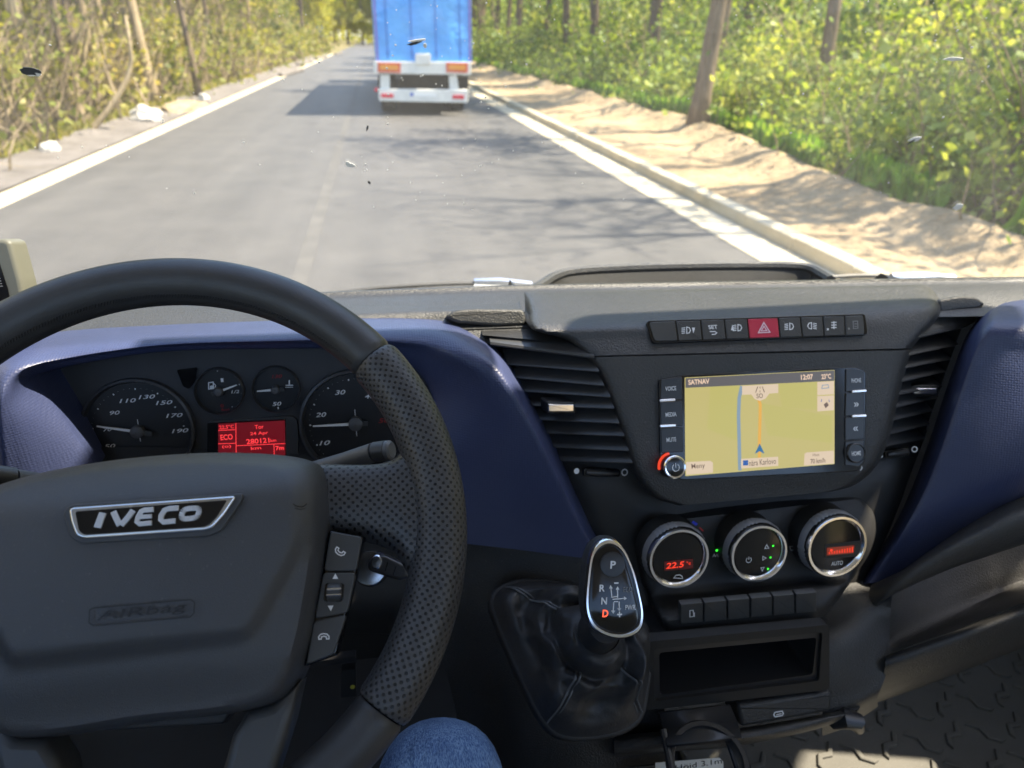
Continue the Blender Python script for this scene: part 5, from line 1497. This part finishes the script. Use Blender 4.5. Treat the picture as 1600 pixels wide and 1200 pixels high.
# badge
hb_ = .0545
bo = [(106, 797), (112, 792), (365, 774), (368, 778), (350, 805), (332, 825), (322, 829), (128, 842), (117, 837), (109, 815)]
bi = [(117, 799), (355, 781), (340, 806), (328, 819), (318, 823.5), (132, 836), (123, 830)]
tb = tuple
plate('badge_recess', frH, [(98, 799), (110, 788), (380, 770), (378, 782), (345, 830), (325, 838), (125, 850), (108, 838)], .030, .0518, M['bag'], bag, .003, .001)
plate('badge_frame', frH, bo, .040, hb_, M['satchrome'], bag, .002, .0016)
plate('badge_plate', frH, bi, .045, hb_ + .0004, M['gloss'], bag, .0015, .0002)
def thick(px, w, name, closed=False):
    pts = [frH.loc(u, 809.5 - (u - 225) * .078 + (v - (809.5 - (u - 225) * .078)) * .80 + 1.2, hb_) for u, v in px]; w = w * .9 * frH.scale(240, 808); n = len(pts); L = []; Rr = []
    for i in range(n):
        t = (pts[min(i + 1, n - 1)] - pts[max(i - 1, 0)]).normalized(); nn = Vector((-t.y, t.x)); L.append(pts[i] + nn * w / 2); Rr.append(pts[i] - nn * w / 2)
    letters.prism(frH, L + Rr[::-1], hb_ + .0003, hb_ + .0016, .0005)
letters = MB()
thick([(162, 797), (153, 826)], 11, 'I')
thick([(178, 795), (183, 809), (188, 822)], 9.0, 'V'); thick([(209, 793), (200, 808), (190, 822)], 9.0, 'V')
thick([(241, 792), (226, 793), (222, 795), (217, 806), (215, 816), (219, 820), (238, 818)], 8, 'E'); thick([(218, 806.5), (238, 805)], 7, 'E')
thick([(280, 790), (265, 791), (258, 794), (253, 804), (252, 812), (256, 817), (275, 815)], 8.5, 'C')
oc = []
for i in range(25):
    a = i / 24 * 6.2832; ca, sa = math.cos(a), math.sin(a)
    x = math.copysign(abs(ca) ** .6, ca) * 13; y = math.copysign(abs(sa) ** .6, sa) * 10
    oc.append((298 + x + y * .22, 801 - y - x * .075))
for i in range(24): thick([oc[i], oc[i + 1]], 8.5, 'O')
letters.build('badge_lettering', M['silver'], bag)
# airbag marking: flat strokes, dark colour stands in for the shade of embossing
ik = Ink(frH, .0528)
ik.stroke([(140, 953), (146, 950), (298, 937), (304, 941), (303, 958), (297, 964), (146, 978), (139, 973)], 1.6, True); ik.build('emboss_shade_outline', M['emboss_shade'], bag)
ik = Ink(frH, .0532); ik.text('AIRbag', 222, 957, 122, 16, .004, .12); ik.build('emboss_shade_lettering', M['emboss_shade'], bag)
ik = Ink(frH, .046); ik.stroke([(458, 787), (463, 791), (473, 792), (480, 787)], 1.2); ik.stroke([(461, 794), (470, 796), (477, 794)], 1); ik.build('horn_mark', M['gloss'], bag)
# lower prongs
def prong(sign):
    pts = [frH.loc(u, v, .012) for u, v in [(470, 1062), (425, 1100), (385, 1112), (362, 1150), (340, 1230), (420, 1240), (455, 1130)]]
    if sign < 0: pts = [Vector((2 * XM - p.x, p.y)) for p in pts]
    m = MB(); m.prism(frH, pts, -.015, .014, .006); return m.build('lower_spoke', M['button'], whl)
prong(1); prong(-1)
m = MB(); pts = [frH.loc(u, v, .0) for u, v in [(470, 1050), (360, 1110), (340, 1135), (150, 1146), (120, 1120), (230, 1090)]]; m.prism(frH, pts, -.03, -.012, .002); m.build('spoke_cover', M['dark'], whl)
# phone and scroll buttons on the spoke
pod = plate('button_panel', frH, [(514, 828), (568, 838), (560, 880), (525, 1024), (474, 1042), (490, 960), (505, 890)], -.01, .0125, M['gloss'], whl, .002, .0015)
def wbtn(px, name='button'): return plate(name, frH, px, .010, .0158, M['button'], pod, .0028, .0009)
b1 = wbtn([(516, 830), (566, 839), (557, 892), (506, 892)]); b2 = wbtn([(505, 894.5), (556, 894.5), (543, 957), (491, 967)]); b3 = wbtn([(490, 970), (542, 960), (521, 1022), (478, 1039)])
hI = .0162
def phone(ik, u, v, k=1.0, rot=0.0):
    base = [(-8, 3.5), (-8, -.5), (-5, -4), (0, -5), (5, -4), (8, -.5), (8, 3.5), (4.2, 3.5), (3.8, .2), (0, -1), (-3.8, .2), (-4.2, 3.5)]
    cr, sr = math.cos(rot), math.sin(rot)
    ik.stroke([(u + k * (x * cr - y * sr), v + k * (x * sr + y * cr)) for x, y in base], 1.7, True)
ik = Ink(frH, hI); phone(ik, 531, 862, 1.0, -2.2 + math.pi * 2 - .35 - .0); ik.build('symbol', M['white_ink'], b1)
ik = Ink(frH, hI); ik.poly([(524, 896), (528.5, 904.5), (519.5, 904.5)]); ik.poly([(517, 955), (512, 946.5), (521, 946)]); ik.build('symbol', M['white_ink'], b2)
ik = Ink(frH, hI); phone(ik, 506, 995, 1.0, -.03); ik.build('symbol', M['white_ink'], b3)
plate('scroll_recess', frH, [(508, 911), (538, 911), (536, 940), (505, 940)], .0155, .0163, M['gloss'], b2, .002, .0004)
m = MB(); A = frH.px(511, 926, .0155); B = frH.px(534, 925, .0155)
m.tube([A, lerp(A, B, .1), lerp(A, B, .9), B], [.0045, .0056, .0056, .0045], 14); m.build('scroll_wheel', M['button'], b2)
m = MB(); m.tube([frH.px(511, 921, .0205), frH.px(533, 920, .0205)], .0009, 6); m.tube([frH.px(510, 930, .0215), frH.px(533, 929, .0215)], .0007, 6); m.build('scroll_ridge', M['satchrome'], b2)

# ---- column shroud, stalks, key
sh = empty('steering_column', W(-.158, .5, -.42), 'black steering column shroud behind the wheel', 'steering column')
m = MB(); ax = -frH.n
m.tube([frH.at(.0, 0, -.012), frH.at(0, 0, -.05)], .045, 24); m.build('boss', M['dark'], sh)
m = MB(); q = [frH.at(0, .005, -.05), frH.at(0, .0, -.09), frH.at(0, 0, -.20)]
m.tube(q, [.075, .085, .085], 24, flat=.8); m.build('shroud', M['dark'], sh)
st = empty('wiper_stalk', P(520, 727, .505), 'grey stalk with ringed tip behind the right of the wheel', 'stalk')
m = MB(); A = P(470, 742, .53); B = P(584, 707, .50); m.tube([A, lerp(A, B, .6), B], [.008, .0075, .0080], 16); m.build('arm', M['stalk'], st)
m = MB(); C_ = P(604, 704, .496); D_ = P(613, 703, .494); m.tube([lerp(A, B, 1.01), C_], [.0083, .0083], 18); m.build('collar', M['button'], st)
m = MB(); m.tube([lerp(B, D_, .72), lerp(B, D_, .9), D_], [.0082, .0080, .0062], 18); m.build('tip', M['stalk'], st)
st = empty('indicator_stalk', P(0, 750, .50), 'grey lamp stalk end just showing at the left picture edge', 'stalk')
m = MB(); A = P(110, 762, .53); B = P(20, 748, .50); m.tube([A, B], .0075, 16); m.build('arm', M['stalk'], st)
m = MB(); m.tube([B, P(-30, 742, .49)], .0085, 16); q = m.build('tip', M['button'], st)
ky = empty('ignition_key', P(600, 890, .50), 'black car key with grey button in the ignition right of the wheel', 'key')
fk = tilted(605, 890, .485, 38, -8)
kk = plate('key_head', fk, [(580, 870), (600, 866), (636, 884), (640, 900), (625, 908), (575, 892), (573, 880)], -.012, .004, M['satin'], ky, .003, .003)
m = MB(); c_ = fk.loc(589, 878, .0045); s_ = fk.scale(589, 878); m.lathe(fk, c_.x, c_.y, [(11 * s_, .002), (11 * s_, .006), (9 * s_, .0072), (.0003, .0074)], 24, sx=.8); recalc(m.build('key_button', M['satchrome'], kk))
ik = Ink(fk, .0045)
for a, b in (((606, 878), (602, 892)), ((619, 884), (614, 899))): ik.stroke([a, b], 1.0)
ik.build('key_ridges', M['gloss'], kk)
m = MB(); c_ = fk.loc(577, 888, -.012); m.lathe(fk, c_.x, c_.y, [(.016, -.03), (.016, -.018), (.014, -.014), (.008, -.013), (.0003, -.013)], 28); recalc(m.build('lock_barrel', M['satchrome'], ky))
# bracket with a yellow dot deep under the column
bk = empty('connector_bracket', P(548, 1090, .60), 'dark bracket with a small yellow-green dot under the steering column', 'bracket')
fb = tilted(545, 1060, .58, 0)
q = plate('plate', fb, [(533, 1048), (556, 1046), (557, 1088), (532, 1090)], -.01, 0, M['dark'], bk, .001)
m = MB(); c_ = fb.loc(551, 1073, 0); m.lathe(fb, c_.x, c_.y, [(.0027, -.001), (.0025, .001), (.0002, .0012)], 14); recalc(m.build('dot', flat('yellow_green_dot', (.45, .42, .05), .5), bk))
plate('bar', fb, [(470, 1036), (556, 1026), (556, 1034), (470, 1046)], -.01, .0, M['satin'], bk, .001)

# ================================================================== gear lever
gl = empty('gear_lever', P(890, 1100, .46), 'gear selector with chrome-edged knob and black leather gaiter', 'gear lever')
frG = tilted(900, 1030, .485, 52)
ol = smooth_closed([frG.loc(u, v) for u, v in [(772, 935), (800, 912), (860, 908), (930, 925), (990, 955), (1016, 1000), (1012, 1070), (998, 1122), (955, 1146), (885, 1150), (848, 1122), (812, 1050), (780, 975)]], 8)
neck = frG.loc(938, 985, .09); nG = len(ol); V = []; Fs = []
cg = sum(ol, Vector((0, 0))) / nG
ts = [0, .02, .05] + [.09 + .035 * i for i in range(26)] + [1.0]
for t in ts:
    for i, p in enumerate(ol):
        a = math.atan2(p.y - cg.y, p.x - cg.x)
        nk = Vector((neck.x + math.cos(a) * .019, neck.y + math.sin(a) * .019))
        q = lerp(p, nk, t ** .85)
        fold = math.sin(3 * a + 5.2 * t + .8) * .6 + math.sin(5 * a - 7 * t + 2) * .4
        env = math.sin(math.pi * min(1, t)) ** 1.0
        ridge = math.exp(-((t - .52 - .06 * math.sin(a * 2)) / .10) ** 2)
        h = .085 * (t ** 1.25) + .020 * env * max(-.35, fold) * (1 - .3 * t) + .010 * min(1, t * 10) * (1 - t) + .016 * ridge * (.6 + .4 * math.sin(a + 2.2)) - .010 * math.exp(-((t - .70) / .07) ** 2)
        dirn = (q - neck); 
        q = q + dirn * (.16 * env * fold * .5)
        w3 = Vector((q.x * 26, q.y * 26, t * 2.2))
        rg = 1 - 2.4 * abs(mnoise.noise(w3 + Vector((3.1, 0, 0)))); rg2 = 1 - 2.4 * abs(mnoise.noise(w3 * 1.9 + Vector((0, 7.7, 0))))
        amp = sm(.06, .30, t) * (1 - sm(.86, .98, t))
        h += amp * (.0085 * rg + .0035 * rg2)
        V.append(frG.at(q.x, q.y, h))
for j in range(len(ts) - 1):
    for i in range(nG): Fs.append([j * nG + i, j * nG + (i + 1) % nG, (j + 1) * nG + (i + 1) % nG, (j + 1) * nG + i])
gt = recalc(mesh_obj('gaiter', V, Fs, M['gaiter'], gl)); md = gt.modifiers.new('smooth', 'SUBSURF'); md.levels = 1; md.render_levels = 2
def seam(idx, name='seam'):
    m = MB(); pts = [V[j * nG + idx % nG] + frG.n * .0014 for j in range(1, int(len(ts) * .72))]
    for off in (-.0022, .0022):
        m.tube(smooth_open([p + frG.ex * off for p in pts], 3), .0010, 5)
    return m.build(name, M['stalk'], gt)
seam(6); seam(55); seam(78)
m = MB(); m.prism(frG, [cg + (p - cg) * 1.05 for p in ol], -.02, -.001, .004); m.build('gaiter_frame', M['dark'], gl)
# knob
frK = Frame(P(957, 925, .400), Vector((math.cos(-.10), math.sin(-.10), -.03)), P(949, 850, .424) - P(965, 992, .384))
ko = smooth_closed([frK.loc(u, v) for u, v in [(947, 842), (970, 852), (987, 885), (998, 925), (1004, 960), (998, 985), (975, 996), (948, 993), (925, 978), (915, 950), (917, 905), (925, 860)]], 5)
kc = sum(ko, Vector((0, 0))) / len(ko)
def kring(f, h, dx=0.0): return [frK.at(*(kc + (p - kc) * f + Vector((dx, 0)))[:], h) for p in ko]
def stackrings(rs, name, mat, parent, cap0=True, cap1=True):
    n = len(ko); V = [v for r in rs for v in r]; Fs = [[j * n + i, j * n + (i + 1) % n, (j + 1) * n + (i + 1) % n, (j + 1) * n + i] for j in range(len(rs) - 1) for i in range(n)]
    if cap0: Fs.append(list(range(n))[::-1])
    if cap1: Fs.append([(len(rs) - 1) * n + i for i in range(n)])
    return recalc(mesh_obj(name, V, Fs, mat, parent))
kn = stackrings([kring(.45, -.046), kring(.75, -.044), kring(.95, -.036), kring(1.05, -.022), kring(1.06, -.010), kring(1.02, -.003), kring(.98, .0)], 'knob', M['leather'], gl)
stackrings([kring(1.03, -.004), kring(1.02, .0005), kring(.98, .0028), kring(.92, .0030), kring(.885, .0015), kring(.88, 0)], 'chrome_trim', M['chrome'], kn, False, False)
kf = stackrings([kring(.90, .0006), kring(.86, .0012), kring(.5, .0020), kring(.02, .0022)], 'knob_face', M['gloss'], kn)
m = MB(); c_ = frK.loc(957, 882, .002); s_ = frK.scale(957, 882); m.lathe(frK, c_.x, c_.y, [(19.5 * s_, .0012), (19 * s_, .0030), (17.5 * s_, .0032), (.0003, .0026)], 40); pb = recalc(m.build('park_button', M['satin'], kf))
ik = Ink(frK, .0036); ik.text('P', 958, 882.5, 8.5, 11, .03, .1); ik.build('lettering', M['white_ink'], pb)
ik = Ink(frK, .0026); ik.text('R', 941, 919, 8.5, 10, .03, .1); ik.text('N', 944, 939, 9, 10, .03, .1); ik.text('PWR', 985, 949, 16, 7, .01, .05); ik.text('-', 963, 911, 7, 2); ik.text('+', 968, 960, 8, 8, .03)
ik.stroke([(956, 934), (954.5, 918)], 1.8); ik.stroke([(965, 934), (965, 920)], 1.8); ik.stroke([(957, 936.5), (976, 935)], 1.6); ik.stroke([(959, 941), (958, 956)], 1.8); ik.stroke([(959, 940), (966, 940)], 1.6); ik.stroke([(967.5, 940), (967.5, 952)], 1.8); ik.stroke([(956, 933), (964, 932)], 1.6)
ik.poly([(954, 914), (957.5, 919.5), (951.5, 919.5)]); ik.poly([(965, 916), (968, 921.5), (962, 921.5)]); ik.poly([(980, 935), (975, 938), (975, 932)]); ik.poly([(958, 959), (955, 954), (961.5, 954)]); ik.poly([(967.5, 955), (964.5, 950.5), (970.5, 950.5)]); ik.build('lettering', M['white_ink'], kf)
ik = Ink(frK, .0026); ik.text('ECO', 981, 921, 14, 7, .005, .05); ik.build('faint_lettering', M['dim_ink'], kf)
ik = Ink(frK, .0026); ik.text('D', 946, 958.5, 9, 10.5, .03, .1); ik.build('lit_letter', glow('orange_red_light', (1, .10, .03), .4), kf)
m = MB(); kb_ = frK.at(kc.x, kc.y - .028, -.030); q = frG.at(neck.x, neck.y, .080); m.tube([q - frG.n * .03, q, lerp(q, kb_, .6), kb_], [.021, .019, .015, .014], 20); m.build('lever_shaft', M['satin'], gl)

# ================================================================== driver's legs
pm = bpy.data.meshes.new('person')
kx = P(688, 1112, .42)
kc_ = kx + Vector((-.002, -.01, -.066))
pts = [W(-.16, -.34, -.62), W(-.07, -.30, -.64), lerp(W(-.07, -.30, -.64), kc_, .55) + Vector((0, 0, .004)), kc_ + Vector((-.008, -.06, .004)), kc_, kc_ + Vector((.0, .035, -.06)), kc_ + Vector((-.005, .09, -.22)), kc_ + Vector((-.01, .14, -.40)), kc_ + Vector((-.01, .25, -.44)),
       W(-.25, -.30, -.64), W(-.30, .10, -.60), W(-.33, .36, -.58), W(-.33, .44, -.75), W(-.33, .50, -.97), W(-.33, .61, -1.02)]
rad = [(.13, .10), (.085, .085), (.080, .078), (.066, .064), (.060, .060), (.057, .060), (.052, .055), (.042, .048), (.035, .03), (.085, .085), (.078, .075), (.062, .062), (.055, .058), (.045, .05), (.035, .03)]
ed = [(0, 1), (1, 2), (2, 3), (3, 4), (4, 5), (5, 6), (6, 7), (7, 8), (0, 9), (9, 10), (10, 11), (11, 12), (12, 13), (13, 14)]
pm.from_pydata([tuple(p) for p in pts], ed, []); pm.materials.append(M['denim'])
person = bpy.data.objects.new('person', pm); COL.objects.link(person)
person.modifiers.new('skin', 'SKIN')
for i, sv in enumerate(pm.skin_vertices[0].data): sv.radius = rad[i]; sv.use_root = (i == 0)
md = person.modifiers.new('smooth', 'SUBSURF'); md.levels = 2; md.render_levels = 3
tag(person, 'seated driver in blue jeans, right knee showing below the steering wheel', 'person')

# ================================================================== small things
cup = empty('cup_holder', P(1100, 1190, .42), 'black folding cup holder ring below the storage slot', 'cup holder')
fc = Frame(P(1108, 1192, .415), (1, -.1, 0), (0, .93, .36))
m = MB(); R_ = .5 * (fc.loc(1172, 1192) - fc.loc(1046, 1192)).length
m.lathe(fc, 0, 0, [(R_, -.014), (R_, 0), (R_ * .97, .001), (R_ * .86, .001), (R_ * .84, -.001), (R_ * .84, -.014), (R_, -.014)], 56); ring = recalc(m.build('ring', M['satin'], cup))
m = MB(); m.add([P(1028, 1112, .463), P(1138, 1100, .463), P(1150, 1130, .452), P(1036, 1142, .452), P(1042, 1168, .43), P(1158, 1156, .43)], [(0, 1, 2, 3), (3, 2, 5, 4)]); o = m.build('hinge_plate', M['satin'], cup); md = o.modifiers.new('t', 'SOLIDIFY'); md.thickness = .004; md.offset = -1
for a, b in (((1036, 1140), (1052, 1215)), ((1132, 1140), (1160, 1225))):
    m = MB(); m.tube([P(*a, .448), P(*b, .41)], [.0035, .003], 8); m.build('arm', M['satin'], cup)
st_ = empty('height_sticker', P(1075, 1198, .455), 'white height sticker behind the cup holder', 'sticker')
fs_ = tilted(1080, 1195, .458, 25)
sp = plate('paper', fs_, [(1024, 1192), (1124, 1184), (1130, 1190), (1131, 1212), (1024, 1218)], 0, .0006, flat('sticker_white', (.75, .74, .68), .6), st_, .0006)
ik = Ink(fs_, .0009); ik.text('Höjd 3.1m', 1092, 1195.5, 72, 10, 0); ik.build('lettering', M['gloss'], sp)
m = MB(); m.prism(fs_, outline(fs_, [(978, 1200), (1024, 1195), (1026, 1230), (978, 1230)]), -.002, .0002); o = m.build('mark_panel', M['satin'], st_, smooth=False)
mt = bpy.data.objects['floor_pan'] if 'floor_pan' in bpy.data.objects else None
zf = -.955
fm = empty('floor_mat', W(.75, .6, zf), 'grey rubber floor mat with chevron treads in the passenger footwell', 'floor mat')
frF = Frame(W(.75, .75, zf), (1, 0, 0), (0, 1, 0))
m = MB(); m.prism(frF, rounded([Vector(p) for p in [(-.36, -.75), (.46, -.75), (.46, .36), (-.36, .36)]], .05), -.012, 0, .004); base = m.build('mat_base', M['mat'], fm)
tm = None; random.seed(4)
for i in range(15):
    for j in range(20):
        x = -.34 + i * .054 + (.027 if j % 2 else 0); y = -.72 + j * .053
        if tm is None:
            m = MB(); fz = Frame((0, 0, 0), (1, 0, 0), (0, 1, 0))
            m.prism(fz, [(-.024, -.010), (-.008, .002), (.008, -.004), (.024, .008), (.024, .016), (.008, .005), (-.008, .011), (-.024, -.001)], -.001, .0045, .002)
            o = m.build('tread', M['mat'], base); tm = o.data
        else: o = link(bpy.data.objects.new('tread', tm), base)
        o.location = frF.at(x, y, 0); o.rotation_euler.z = (1.57 if (i + j) % 2 else 0) + .4
dv = empty('dash_device', P(0, 450, .74), 'cream plastic device with dark screen standing on the dashboard at the left edge', 'device')
fd = tilted(0, 420, .74, 14, -12)
M['cream'] = plastic('cream_device_plastic', (.12, .12, .095), .5, 400, .0001, .08)
bd = plate('body', fd, [(-110, 378), (6, 373), (15, 378), (32, 440), (42, 500), (-110, 500)], -.022, .0, M['cream'], dv, .004, .004)
plate('screen', fd, [(-110, 398), (-7, 394), (12, 452), (21, 500), (-110, 500)], -.002, .0008, M['gloss'], bd, .001)
ik = Ink(fd, .0012); [ik.stroke([(-60, v + 3), (-4 + (v - 418) * .28, v)], 1.4) for v in (418, 423, 431, 435, 439, 443, 447)]; ik.build('screen_lines', M['dim_ink'], bd)

# ------------------------------------------------------------------ hand the parts built in world space to their things
for o in list(bpy.data.objects):
    if o.parent is None and o.type == 'EMPTY' and o not in LOCAL:
        own(o)
